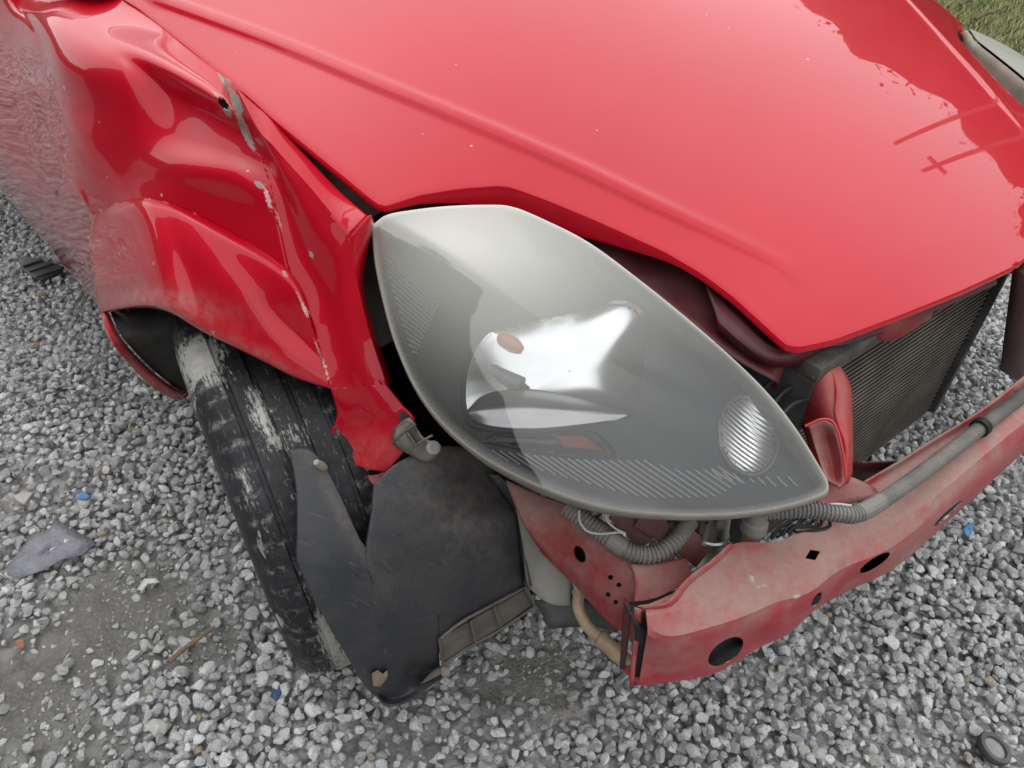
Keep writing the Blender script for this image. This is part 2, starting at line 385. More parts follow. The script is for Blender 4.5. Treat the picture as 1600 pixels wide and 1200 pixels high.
o = scatter('side_gravel', np.column_stack([PS, rng.uniform(.002, .012, len(PS))]), rng.uniform(.008, .014, len(PS)), 1, M_STONE, np.zeros(len(PS))); o['kind'] = 'stuff'; o['label'] = 'pale grey gravel round the edges of the view, mirrored in the sill'
# fine grit between the stones on the bare earth
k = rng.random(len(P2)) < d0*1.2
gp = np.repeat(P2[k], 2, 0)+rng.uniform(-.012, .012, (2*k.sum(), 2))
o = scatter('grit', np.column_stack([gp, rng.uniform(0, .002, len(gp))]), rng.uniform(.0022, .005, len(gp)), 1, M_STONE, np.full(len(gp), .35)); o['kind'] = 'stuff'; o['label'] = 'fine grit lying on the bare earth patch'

# ------------------------------------------------------------------ the car
base = W(-2.0, LC, 0)
CAR = thing('wrecked_car', 'red hatchback with crumpled right front wing and no front bumper, parked on gravel', 'car', tuple(base))
def part(mb, name, mat, parent=None, **kw): return mb.build(name, mat, parent if parent is not None else CAR, **kw)

# ---- bonnet: a height field over the car frame
CREASE_PX = [(238, 0), (420, 66), (576, 131), (747, 201), (900, 267), (1015, 322), (1215, 415)]
def z0(f, l):
    u = l-LC; q = -.344-f
    return .697+.325*q-.035*q*q*(q > 0)-.105*u*u-.9*np.clip(f+.36, 0, None)**2
def hit(x, y, fn, t0=.45, t1=3.):
    d = ray(x, y)
    for _ in range(60):
        t_ = .5*(t0+t1); p = CAM+d*t_
        if p[2] > fn(p@Fv, p@Lv): t0 = t_
        else: t1 = t_
    return CAM+d*t0
CR = np.array([car(hit(x, y, z0))[:2] for x, y in CREASE_PX]); CR = np.vstack([[CR[0, 0]-.9, CR[0, 1]-.16], CR]); CR = CR[np.argsort(CR[:, 0])]
def zh(f, l):
    u = np.abs(l-LC); f = np.asarray(f, float)
    lc = np.interp(f, CR[:, 0], CR[:, 1]); s_ = (LC-lc)*-1+u      # outboard distance from the crease
    fade = np.clip((CR[-1, 0]+.05-f)/.2, 0, 1)
    k = np.clip((s_+.002)/.009, 0, 1); k = k*k*(3-2*k)
    return z0(f, l)-fade*(.0028*k+.10*np.clip(s_, 0, None))+fade*.0025*np.exp(-((s_+.012)/.012)**2)
def G(x, y, dz=0.): return hit(x, y, lambda f, l: zh(f, l)+dz)
GAP = [(205, 0), (296, 72), (350, 116), (392, 149), (427, 181), (480, 224), (540, 273), (585, 310)]
RIDGE = [(598, 319), (606, 317), (655, 301), (715, 291), (780, 286), (800, 289), (850, 307), (930, 340), (1040, 390), (1100, 425), (1150, 462), (1195, 503), (1232, 537), (1250, 538), (1300, 527), (1400, 490), (1500, 450), (1600, 404)]
def dens(L, n):
    o = []
    for (a, b) in zip(L[:-1], L[1:]):
        for i in range(n): o.append((a[0]+(b[0]-a[0])*i/n, a[1]+(b[1]-a[1])*i/n))
    return o+[L[-1]]
Bp = [car(G(x, y))[:2] for x, y in dens(GAP, 7)+dens(RIDGE, 7)]
Bp = [(-1.62, Bp[0][1]-.055), (-1.45, Bp[0][1]-.038), (-1.25, Bp[0][1]-.018)]+Bp
e = Bp[-1]; Bp += [(e[0]+(LC-e[1])*.02, LC)] if e[1] < LC-.01 else []
Bp = np.array(Bp); Bp[:, 1] = np.minimum(Bp[:, 1], LC)
# smooth the outline a little except at the corners
sm = Bp.copy(); sm[2:-2] = (Bp[1:-3]+Bp[3:-1]+2*Bp[2:-2])/4; Bp = sm
al = np.concatenate([[0], np.cumsum(np.linalg.norm(np.diff(Bp, axis=0), axis=1))]); NJ = 240
Bd = np.stack([np.interp(np.linspace(0, al[-1], NJ), al, Bp[:, i]) for i in (0, 1)], -1)
sf = np.linspace(0, 1, NJ)**1.25; Sf = -1.58+(Bd[-1, 0]+1.58)*sf
def scr_(f, l):
    return np.interp(f, CR[:, 0], CR[:, 1])-l
tc_ = np.zeros(NJ); ts = np.linspace(0, 1, 600)
for j in range(NJ):
    sv = scr_(Bd[j, 0]*(1-ts)+Sf[j]*ts, Bd[j, 1]*(1-ts)+LC*ts); ix = np.nonzero(sv < 0)[0]
    tc_[j] = ts[ix[0]] if len(ix) and ix[0] > 0 else .03
ke = np.ones(9)/9; tc_ = np.convolve(np.pad(tc_, 4, mode='edge'), ke, 'valid'); tc_ = np.clip(tc_, .03, .6)
x1 = np.linspace(0, 1, 30); x2 = np.linspace(0, 1, 84)[1:]
TT = np.vstack([tc_[None]*(1-(1-x1[:, None])**1.9), tc_[None]+(1-tc_[None])*x2[:, None]**1.9]); K = len(TT)
FF = Bd[:, 0][None]*(1-TT)+Sf[None]*TT; LL = Bd[:, 1][None]*(1-TT)+LC*TT
ZZ = zh(FF, LL)
def world(FF, LL, ZZ): return FF[..., None]*Fv+LL[..., None]*Lv+ZZ[..., None]*Zv
top = world(FF, LL, ZZ)
tan = np.gradient(Bd, axis=0); nrm = np.stack([tan[:, 1], -tan[:, 0]], -1); nrm /= np.linalg.norm(nrm, axis=1)[:, None]
ink = (Bd-np.stack([FF[3], LL[3]], -1)); sgn = np.sign((nrm*ink).sum(1)); nrm *= sgn[:, None]
gapw = np.clip((Bd[:, 0]+.74)/.05, 0, 1)                       # wide lip only along the headlamp cut
front = np.clip((Bd[:, 1]-.61)/.06, 0, 1); lipd = .009+.022*gapw*(1-front)
def off(o_, dz): return world(Bd[:, 0]+nrm[:, 0]*o_, Bd[:, 1]+nrm[:, 1]*o_, ZZ[0]+dz)
lip = np.stack([off(-.018, -lipd-.002), off(.001, -lipd-.001), off(.0045, -lipd), off(.0045, -.005), off(.003, -.0015)])
GB = np.concatenate([lip, top])
mb = MB(); mb.grid(GB, flip=True); mb.grid(mir(GB))
bonnet = part(mb, 'bonnet', M_PAINT, weld=1e-4, ang=24)
# inner skin of the bonnet, so that it is a closed shell from below
mb = MB(); low = world(FF[4:], LL[4:], ZZ[4:]-.028); low[0] = lip[0]
mb.grid(low[::4, ::4]); mb.grid(mir(low[::4, ::4]), flip=True); part(mb, 'bonnet_inner_skin', M_MAROON)

# ---- right front wing (the crumpled one)
def D(x, y, d): return PD(x, y, d)
def g_(x, y): return G(x, y, -.004)
c_ = W
P3 = [
 [c_(-2.0, .20, .955), c_(-1.5, .240, .93), c_(-1.25, .262, .897), g_(203, 0), g_(246, 34), g_(292, 73), g_(330, 104), g_(349, 120)],
 [c_(-2.0, .17, .92), c_(-1.5, .212, .885), PL(30, 0, .222), PL(85, 20, .229), D(170, 60, .985), D(240, 92, .948), D(315, 132, .917), D(364, 168, .894)],
 [c_(-2.0, .152, .82), c_(-1.5, .190, .80), PL(57, 60, .203), PL(100, 90, .205), D(190, 115, .948), D(265, 150, .962), D(330, 182, .936), D(386, 207, .916)],
 [c_(-2.0, .138, .72), c_(-1.5, .178, .72), PL(64, 125, .192), PL(110, 160, .195), D(195, 190, .966), D(280, 213, .951), D(350, 232, .925), D(411, 250, .911)],
 [c_(-2.0, .13, .63), c_(-1.5, .168, .64), PL(80, 185, .184), PL(122, 212, .188), D(200, 240, .980), D(285, 255, .930), D(360, 272, .906), D(425, 297, .899)],
 [c_(-2.0, .125, .57), c_(-1.5, .160, .58), PL(95, 235, .177), PL(132, 265, .182), D(203, 280, .992), D(275, 290, .944), D(362, 315, .922), D(435, 350, .907)],
 [c_(-2.0, .12, .52), c_(-1.5, .155, .53), PL(112, 285, .171), PL(148, 333, .177), D(205, 313, 1.000), D(262, 317, .958), D(355, 360, .940), D(452, 425, .918)],
]
P3 = np.array(P3); S3 = surf(P3, 14, 14)
# flare: from the undercut line to the arch lip
xx = np.linspace(0, 1, 6)
P4 = np.array([
 [P3[6, 3], P3[6, 4], P3[6, 5], P3[6, 6], P3[6, 7], D(482, 492, .928)],
 [PL(140, 372, .165), D(207, 325, .978), D(266, 331, .942), D(352, 374, .925), D(455, 445, .911), D(488, 510, .926)],
 [PL(143, 410, .155), D(222, 370, .962), D(285, 378, .930), D(366, 418, .918), D(452, 478, .920), D(495, 533, .933)],
 [PL(148, 445, .147), D(235, 420, .952), D(305, 435, .929), D(380, 462, .917), D(455, 517, .934), D(501, 558, .938)],
 [PL(151, 466, .144), D(243, 448, .951), D(315, 478, .934), D(400, 520, .928), D(462, 555, .930), D(508, 585, .940)],
 [PL(156, 487, .144), D(240, 476, .962), D(318, 515, .944), D(405, 558, .938), D(462, 587, .938), D(516, 606, .945)],
 [PL(166, 487, .160), D(243, 482, 1.01), D(320, 517, .98), D(406, 559, .96), D(463, 588, .955), D(517, 605, .96)],
]); S4 = surf(P4, 16, 12)
# P2: upright facet between the fold and the top strip;  columns run front-down
fold = [P3[i, 7] for i in range(7)]+[P4[0, 5], P4[2, 5], P4[4, 5], P4[5, 5]]
fold = np.array(fold)
rid = np.array([g_(352, 122), D(367, 134, .884), D(402, 200, .880), D(425, 226, .878), D(452, 257, .877), D(482, 290, .878), D(515, 330, .88), D(546, 368, .886), D(556, 432, .905), D(577, 520, .930), D(603, 600, .948)])
fold[0] = g_(350, 121)
mid1 = fold*.66+rid*.34; mid2 = fold*.3+rid*.7
for i in range(3, 11): mid1[i] = mid1[i]+FW*.007; mid2[i] = mid2[i]-FW*.003
mid1[8:] = mid1[8:]-FW*.004
P2a = np.stack([fold, mid1, mid2, rid]); S2 = surf(P2a, 10, 8)
# top strip beside the bonnet gap
gap = np.array([g_(352, 122)]+[G(x, y, -.004) for x, y in [(372, 140), (402, 166), (420, 182), (447, 212), (480, 246), (528, 297), (575, 338)]])
P1 = np.stack([gap, gap*.5+rid[:8]*.5-FW*.0006, rid[:8]]); S1 = surf(P1, 10, 8)
# front edge flange towards the lamp
fr = rid[7:]; frb = np.array([D(580, 346, .886), D(575, 425, .915), D(594, 512, .942), D(620, 596, .958)])
frb = np.array([D(577, 337, .886), D(562, 434, .918), D(583, 522, .945), D(609, 601, .962)]); frc = frb+np.array([FW*.03]*4)
S5 = surf(np.stack([fr, frb, frc]), 10, 6)
# lower front tail
P6 = np.array([
 [fold[-1], mid1[-1], mid2[-1], rid[-1]],
 [D(526, 640, .965), D(550, 645, .965), D(590, 640, .954), D(629, 632, .952)],
 [D(522, 664, .975), D(550, 668, .974), D(592, 664, .962), D(648, 655, .948)],
 [D(500, 699, .99), D(545, 706, .980), D(590, 704, .964), D(642, 690, .954)],
 [D(505, 706, .992), D(540, 721, .982), D(576, 733, .970), D(604, 738, .968)]]); S6 = surf(P6, 10, 10)
# lower flank behind the wheel
k2f, k3f = car(P3[6, 2]), car(P3[6, 3])
P7 = np.array([
 [P3[6, 0], P3[6, 1], P3[6, 2], P3[6, 3]],
 [c_(-2.0, .128, .44), c_(-1.5, .163, .45), c_(-1.31, .174, .46), c_(-1.13, .180, .48)],
 [c_(-2.0, .145, .33), c_(-1.52, .179, .35), c_(-1.34, .190, .35), c_(-1.17, .198, .36)],
 [c_(-2.0, .18, .21), c_(-1.6, .202, .21), c_(-1.40, .214, .21), c_(-1.225, .232, .205)],
 [c_(-2.0, .22, .19), c_(-1.6, .235, .19), c_(-1.40, .245, .19), c_(-1.235, .255, .19)]]); S7 = surf(P7, 10, 10)
# rear edge of the arch: a narrow rolled lip
P8 = np.array([[PL(156, 487, .144), D(175, 535, 1.11), D(222, 590, 1.24), D(262, 620, 1.36), D(284, 625, 1.44)],
               [PL(163, 486, .148), D(186, 533, 1.125), D(232, 582, 1.235), D(270, 609, 1.35), D(290, 616, 1.44)],
               [PL(168, 485, .157), D(190, 530, 1.15), D(236, 579, 1.26), D(273, 606, 1.38), D(292, 613, 1.46)]]); S8 = surf(P8, 8, 6)
mb = MB()
for Sx in (S3, S4, S2, S1, S5, S6, S7, S8): mb.grid(Sx)
# torn hole near the fold
Vall = np.concatenate(mb.v); Q = pix(Vall)
def inhole(i):
    x, y = Q[i]; dx, dy = x-349, y-162; c, s_ = math.cos(R_(50)), math.sin(R_(50)); return ((dx*c+dy*s_)/15)**2+((-dx*s_+dy*c)/6.5)**2 < 1
mb.f = [q for q in mb.f if not all(inhole(i) for i in q)]
wing = part(mb, 'front_wing', M_FEND, recalc=True, weld=7e-4, ang=30)
blobs(wing, 'chip', [(384, 205, 38, 6, 66, 1.), (370, 160, 20, 8, 70, 1.), (352, 128, 26, 5, 55, .85), (355, 172, 15, 6, 60, .85), (340, 150, 14, 3, 40, .7), (436, 345, 30, 2.5, 72, .62), (470, 470, 26, 2.5, 66, .6), (497, 545, 24, 2.5, 70, .6), (405, 289, 9, 5, 40, .95), (487, 397, 8, 4, 70, .85), (445, 428, 9, 4, 60, .7), (333, 520, 6, 4, 0, .6), (518, 632, 18, 4, 75, .8), (510, 704, 26, 4, 25, .8), (306, 80, 14, 4, 40, .72)])
blobs(wing, 'scuff', [(419, 310, 30, 6, 75, .85), (478, 485, 22, 7, 60, .75), (455, 420, 30, 6, 55, .5), (508, 575, 40, 6, 72, .7), (430, 340, 90, 10, 68, .33), (540, 700, 40, 20, 20, .4), (512, 640, 40, 8, 70, .6)])
blobs(wing, 'grime', [(240, 470, 120, 26, 12, 1.), (150, 470, 20, 60, 0, .8), (200, 550, 60, 120, -30, .6), (50, 330, 130, 62, 48, .55), (570, 710, 80, 40, 0, .5), (400, 550, 120, 12, 25, .6)])
md = wing.modifiers.new('solid', 'SOLIDIFY'); md.thickness = .0012; md.offset = 0
wing['label'] = 'crumpled front wing with torn hole and bare primer patches'

# pale dusty tab under the wing's tail
mb = MB(); mb.grid(surf([[D(508, 708, .995), D(545, 722, .985), D(604, 738, .975)], [D(515, 735, 1.0), D(548, 735, .99), D(607, 745, .98)], [D(528, 766, 1.0), D(562, 768, .992), D(604, 748, .982)]], 5, 5))
tab = part(mb, 'wing_mounting_tab', dusty('dusty_pink_tab', .9, (.55, .09, .10)), solid=.002)
tab = cut(bake(tab), [ell(586, 737, 14, 5, -12, .93, 1.05)])

# ---- dark structure behind the gaps
mb = MB()
mb.grid(surf([[G(330, 100, -.03), G(430, 178, -.03), G(520, 250, -.03), G(615, 322, -.03)], [G(318, 102, -.045), G(412, 186, -.045), G(495, 270, -.05), G(572, 345, -.06)]], 6, 3))
part(mb, 'wing_support_rail', simple('rail_dust', (.09, .05, .05), .6, col2=(.16, .10, .09), sc=40, bump=.1), solid=.002)
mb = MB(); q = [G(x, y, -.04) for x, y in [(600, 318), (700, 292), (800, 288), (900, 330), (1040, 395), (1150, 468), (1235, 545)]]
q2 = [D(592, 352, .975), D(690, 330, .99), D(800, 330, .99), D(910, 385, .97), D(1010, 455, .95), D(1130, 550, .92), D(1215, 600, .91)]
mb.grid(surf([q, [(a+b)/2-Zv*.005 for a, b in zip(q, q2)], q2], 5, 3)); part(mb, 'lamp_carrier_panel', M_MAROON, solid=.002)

# ---- headlamp
OUT = [(582, 352, .922), (604, 336, .922), (645, 328, .924), (700, 322, .926), (760, 320, .928), (800, 323, .926), (850, 343, .917), (920, 379, .903), (1000, 438, .884), (1080, 503, .864), (1150, 565, .845), (1200, 615, .832), (1240, 665, .82), (1275, 720, .812), (1294, 760, .808), (1270, 778, .80), (1200, 796, .79), (1120, 804, .782), (1040, 803, .778), (960, 795, .779), (880, 773, .785), (800, 738, .797), (740, 702, .812), (690, 658, .832), (650, 604, .853), (620, 538, .878), (600, 470, .898), (587, 408, .912)]
O3 = np.array([PD(*q) for q in OUT]); O3 = np.vstack([O3, O3[:1]])
Oc = cr1(O3, 6)[:-1]; Oc = np.array(Oc); NO = len(Oc)
cen = O3[:-1].mean(0); _, _, vh = np.linalg.svd(O3[:-1]-cen); hn = vh[2]; hn = hn if hn@(CAM-cen) > 0 else -hn
def lens_rows(scale, n, bulge, back=0.):
    rows = []
    for s_ in np.linspace(1, .02, n):
        r = s_*scale; rows.append(cen+(Oc-cen)*r+hn*(bulge*(1-s_**2.4)-back))
    return np.array(rows)
# body of the lamp (housing) is the part, everything else hangs on it
mb = MB()
hous = np.array([Oc*1.0-hn*.004, cen+(Oc-cen)*1.012-hn*.007, cen+(Oc-cen)*1.012-hn*.016, cen+(Oc-cen)*1.0-hn*.02, cen+(Oc-cen)*.97-hn*.05, cen+(Oc-cen)*.80-hn*.12, cen+(Oc-cen)*.45-hn*.15, cen+(Oc-cen)*.02-hn*.155])
mb.grid(hous, close=True)
lamp = part(mb, 'headlight', simple('lamp_housing', (.16, .145, .125), .5, col2=(.27, .245, .21), sc=25, dust=(.3, .25, .2), bump=.1), ang=40)
lamp['label'] = 'hazy right headlight hanging loose without the bumper'
def sub(mb, name, mat, **kw): return mb.build(name, mat, lamp, **kw)
# clear cover
t = NT('hazed_clear_plastic'); t.t.nodes.remove(t.b)
lw = t.n('ShaderNodeFresnel', IOR=1.62); gl = t.n('ShaderNodeBsdfGlossy', Roughness=.035); gl.inputs['Color'].default_value = (1, 1, .98, 1)
tr = t.n('ShaderNodeBsdfTransparent'); tr.inputs['Color'].default_value = (.84, .85, .87, 1)
df = t.n('ShaderNodeBsdfDiffuse'); df.inputs['Color'].default_value = (.64, .63, .57, 1)
hz = t.math('ADD', t.math('MULTIPLY', t.ramp(t.noise(9, 5), .3, .75), .015), .008); hz = t.math('ADD', hz, t.math('MULTIPLY', t.attr('oxide_sheen'), .52))
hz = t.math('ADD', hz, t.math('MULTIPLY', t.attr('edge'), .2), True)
m1 = t.n('ShaderNodeMixShader'); t.set(m1.inputs[0], hz); t.set(m1.inputs[1], tr.outputs[0]); t.set(m1.inputs[2], df.outputs[0])
m2 = t.n('ShaderNodeMixShader'); t.set(m2.inputs[0], lw.outputs[0]); t.set(m2.inputs[1], m1.outputs[0]); t.set(m2.inputs[2], gl.outputs[0])
t.t.links.new(m2.outputs[0], t.o.inputs[0]); M_LENS = t.m
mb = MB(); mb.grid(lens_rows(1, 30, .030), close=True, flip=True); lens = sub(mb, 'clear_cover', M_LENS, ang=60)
V = np.empty(len(lens.data.vertices)*3); lens.data.vertices.foreach_get('co', V); V = V.reshape(-1, 3)
blobs(lens, 'oxide_sheen', [(745, 385, 235, 150, 25, 1.)])  # upper haze: oxidised plastic plus the sky's reflection painted in
ed = np.array([np.min(np.linalg.norm(Oc-v, axis=1)) for v in V]); a = lens.data.attributes.new('edge', 'FLOAT', 'POINT'); a.data.foreach_set('value', (np.clip(1-ed/.007, 0, 1)**.6).astype(np.float32))
# inner bezel with its two bowls, as a fine relief behind the cover
from math import hypot
def inpoly(x, y, P):
    c = False; n = len(P); j = n-1
    for i in range(n):
        xi, yi = P[i][:2]; xj, yj = P[j][:2]
        if (yi > y) != (yj > y) and x < (xj-xi)*(y-yi)/(yj-yi)+xi: c = not c
        j = i
    return c
BOWL = [(724, 610), (728, 575), (740, 545), (757, 522), (775, 513), (830, 499), (890, 486), (950, 471), (985, 472), (1008, 492), (1010, 530), (1004, 580), (998, 625), (988, 650), (930, 662), (870, 670), (820, 673), (770, 670), (735, 662), (726, 640)]
LOW = [(752, 690), (770, 678), (850, 676), (920, 672), (950, 690), (962, 716), (900, 716), (830, 706)]
RC, RA, RB, RD = (1168, 679), 45, 62, -12
GX, GY = 181, 121
gx = np.linspace(570, 1310, GX); gy = np.linspace(310, 815, GY)
op = [tuple(q) for q in pix(cen+(Oc-cen)*.975-hn*.01)]
te_ = np.linspace(0, 2*math.pi, 32, endpoint=False)
RING = [(RC[0]+RA*math.cos(q)*math.cos(R_(RD))-RB*math.sin(q)*math.sin(R_(RD)), RC[1]+RA*math.cos(q)*math.sin(R_(RD))+RB*math.sin(q)*math.cos(R_(RD))) for q in te_]
def bez(x, y): return .040-.012*math.exp(-(((x-1080)/110)**2+((y-640)/90)**2))
def shr(P, k):
    c = np.mean(P, 0); return [tuple(c+(np.array(q)-c)*k) for q in P]
HOLES = [shr(BOWL, .97), shr(RING, .95), shr(LOW, .93)]
VX = np.zeros((GY, GX, 3)); IN = np.zeros((GY, GX), int)
for j, y in enumerate(gy):
    for i, x in enumerate(gx):
        if not inpoly(x, y, op): continue
        IN[j, i] = 2 if any(inpoly(x, y, P) for P in HOLES) else 1
        VX[j, i] = PP(x, y, cen-hn*bez(x, y), hn)
Fs = []
for j in range(GY-1):
    for i in range(GX-1):
        cs = [(j, i), (j+1, i), (j+1, i+1), (j, i+1)]; vs = [IN[c] for c in cs]
        if 0 in vs or vs.count(2) == 4: continue
        Fs.append([c[0]*GX+c[1] for c in cs])
M_BEZ = simple('bezel_grey', (.030, .031, .037), .45, col2=(.042, .044, .051), sc=8, spec=.2)
idx = sorted({i for q in Fs for i in q}); mp = {a: b for b, a in enumerate(idx)}
mb = MB(); mb.add(VX.reshape(-1, 3)[idx], [tuple(mp[i] for i in q) for q in Fs]); sub(mb, 'bezel', M_BEZ, weld=0, ang=60)
def bowl(P, name, mat, depth, c0=None, n=14, up=.0022, pw=2., facet=0):
    Q = np.array(P, float) if facet else cr1(np.array(list(P)+[P[0]], float), 4)[:-1]; c = np.array(c0) if c0 else Q.mean(0); rows = []
    for s_ in np.linspace(1.0, .01, n):
        rows.append([PP(*(c+(q-c)*s_), cen-hn*(bez(*q)*(min(1, s_))+.04*(1-min(1, s_))-up+depth*(1-min(1, s_)**pw)), hn) for q in Q])
    mb = MB(); mb.grid(np.array(rows), close=True); return sub(mb, name, mat, ang=60, smooth=not facet)
t = NT('chrome_bowl'); t.p(col=(.93, .93, .92), metal=1., rough=.17); M_CHROME = t.m
bowl(BOWL, 'main_reflector', M_CHROME, .022, (890, 580))
t = NT('fluted_chrome'); wv = t.n('ShaderNodeTexWave', Scale=75., Distortion=.2); wv.bands_direction = 'DIAGONAL'; t.set(wv.inputs['Vector'], t.tc); t.p(col=(.93, .92, .9), metal=1., rough=.28); t.bump(wv.outputs['Fac'], .35, .002)
bowl(RING, 'indicator_reflector', t.m, .009)
bowl(LOW, 'lower_recess', simple('recess_black', (.012, .012, .014), .35), .012)
def hp(x, y, o_): return PP(x, y, cen-hn*o_, hn)
# light shield and amber bulb in the main bowl
mb = MB(); P = np.array([[hp(733, 640, .040), hp(760, 617, .044), hp(820, 609, .046), hp(900, 622, .044), hp(985, 648, .038)], [hp(731, 645, .034), hp(762, 640, .030), hp(830, 638, .028), hp(905, 643, .031), hp(986, 650, .036)], [hp(733, 652, .036), hp(765, 667, .034), hp(830, 672, .033), hp(905, 665, .034), hp(987, 652, .037)]])
mb.grid(surf(P, 8, 8)); sub(mb, 'light_shield', simple('shield_steel', (.34, .34, .34), .25, .85, col2=(.42, .4, .39), sc=18), solid=.0015)
mb = MB(); mb.tube(cr1([hp(748, 560, .058), hp(775, 584, .055), hp(815, 602, .050)], 5), [.010]*11, 12); sub(mb, 'bulb_cap', simple('bulb_cap_grey', (.2, .2, .205), .4, .4))
M_AMB = simple('amber_bulb', (.75, .13, .03), .2, col2=(.85, .22, .06), sc=40)
mb = MB(); mb.tube(cr1([hp(775, 526, .048), hp(795, 534, .047), hp(818, 546, .047)], 5), [.003, .006, .0085, .0095, .0095, .0095, .009, .0085, .007, .005, .002], 12); sub(mb, 'bulb', M_AMB)
mb = MB(); mb.grid(surf([[hp(866, 681, .042), hp(890, 680, .041), hp(912, 679, .042)], [hp(880, 700, .042), hp(912, 702, .041), hp(946, 708, .042)]], 4, 4)); sub(mb, 'amber_reflection', simple('amber_dull', (.16, .022, .008), .4, spec=.2), solid=.002)  # flat orange piece drawn for an amber reflection below the bowl
# rim of the bowl
mb = MB(); mb.tube(cr1([hp(x, y, .037) for x, y in [(985, 650)]+BOWL[15:]+BOWL[:8]], 4), .0030, 8); sub(mb, 'reflector_rim', M_BEZ)
te = np.linspace(0, 2*math.pi, 41); c, s_ = math.cos(R_(RD)), math.sin(R_(RD))
mb = MB(); mb.tube([hp(RC[0]+RA*1.03*math.cos(q)*c-RB*1.03*math.sin(q)*s_, RC[1]+RA*1.03*math.cos(q)*s_+RB*1.03*math.sin(q)*c, .0345) for q in te], .0030, 8, cap=False); sub(mb, 'indicator_rim', simple('rim_grey', (.07, .07, .076), .35))
# moulded ribs: upper corner and along the lower edge
M_RIB = simple('rib_grey', (.17, .18, .20), .4); M_RIB2 = simple('rib_edge_grey', (.24, .24, .245), .4)
for i in range(17):
    k = i/16; a = np.array((590, 376))*(1-k)+np.array((640, 548))*k; b = np.array((690, 468))*(1-k)+np.array((652, 532+20))*k
    if np.linalg.norm(b-a) < 6: continue
    mb = MB(); mb.tube([hp(*(a+2), .036), hp(*((a+b)/2), .036), hp(*b, .037)], .0018, 6); sub(mb, 'bezel_rib', M_RIB)
for i in range(26):
    k = i/25; x0 = 768+k*330; y0 = 703+12*math.sin(k*3)+k*8
    ln = 26+60*min(1, k*2.2)*(1-max(0, k-.8)*2.2); x1 = x0+ln; y1 = y0+ln*.68
    lim = np.interp(x1, [760, 840, 900, 1000, 1100, 1200], [718, 745, 762, 782, 786, 782]); y1 = min(y1, lim)
    mb = MB(); mb.tube([hp(x0, y0, .037), hp((x0+x1)/2, (y0+y1)/2, .037), hp(x1, y1, .037)], .0011, 6); sub(mb, 'bezel_rib', M_RIB2)
for i in range(8):
    x0 = 1112+i*17; y0 = 745+i*1.5-8*abs(i-5)/5+ (4 if i < 3 else 0)
    mb = MB(); mb.tube([hp(x0, y0-8, .037), hp(x0+7, y0, .037), hp(x0+16, y0+8, .037)], .0011, 6); sub(mb, 'bezel_rib', M_RIB2)
# rolled edge of the cover
mb = MB(); mb.tube(np.vstack([Oc, Oc[:2]])-hn*.003, .0017, 8, cap=False)
t = NT('cover_edge'); t.p(col=t.mix(t.noise(40), (.30, .29, .26), (.20, .175, .14)), rough=.35); sub(mb, 'cover_edge', t.m)

# ---- road wheel
M_TY = NT('dirty_rubber'); t = M_TY
cxv = t.n('ShaderNodeCombineXYZ'); t.set(cxv.inputs[0], t.attr('ta')); t.set(cxv.inputs[1], t.attr('th'))
v = t.math('ADD', t.attr('mud'), t.math('ADD', t.math('MULTIPLY', t.math('SUBTRACT', t.noise(95, 9, .8), .5), 1.2), t.math('MULTIPLY', t.math('SUBTRACT', t.noise(1., 7, .75, vec=cxv.outputs[0]), .5), 1.5))); k = t.ramp(v, .46, .66)
v2 = t.ramp(t.noise(170, 6, .8), .62, .72); g2 = t.ramp(t.noise(6, 4), .35, .7)
cx_ = t.n('ShaderNodeCombineXYZ'); t.set(cx_.inputs[0], t.attr('ta')); t.set(cx_.inputs[1], t.attr('th'))
streak = t.noise(1., 7, .72, vec=cx_.outputs[0]); k2 = t.ramp(streak, .58, .68)
c = t.mix(g2, (.010, .010, .012), (.030, .031, .036)); c = t.mix(t.math('MULTIPLY', v2, .3), c, (.3, .29, .27)); c = t.mix(t.math('MULTIPLY', k2, .55), c, (.30, .29, .27))
c = t.mix(t.math('MULTIPLY', t.attr('slot'), t.ramp(t.noise(90, 6, .7), .48, .6)), c, (.33, .32, .295))
c = t.mix(k, c, t.mix(t.noise(110, 6), (.28, .275, .25), (.50, .495, .46)))
t.p(col=c, rough=t.math('ADD', t.math('MULTIPLY', k, .4), .45), spec=.3); t.bump(t.math('ADD', t.noise(130, 7, .7), t.math('MULTIPLY', k, .7)), .35, .004); M_TYRE = t.m
WC = W(-.845, .284, .279)
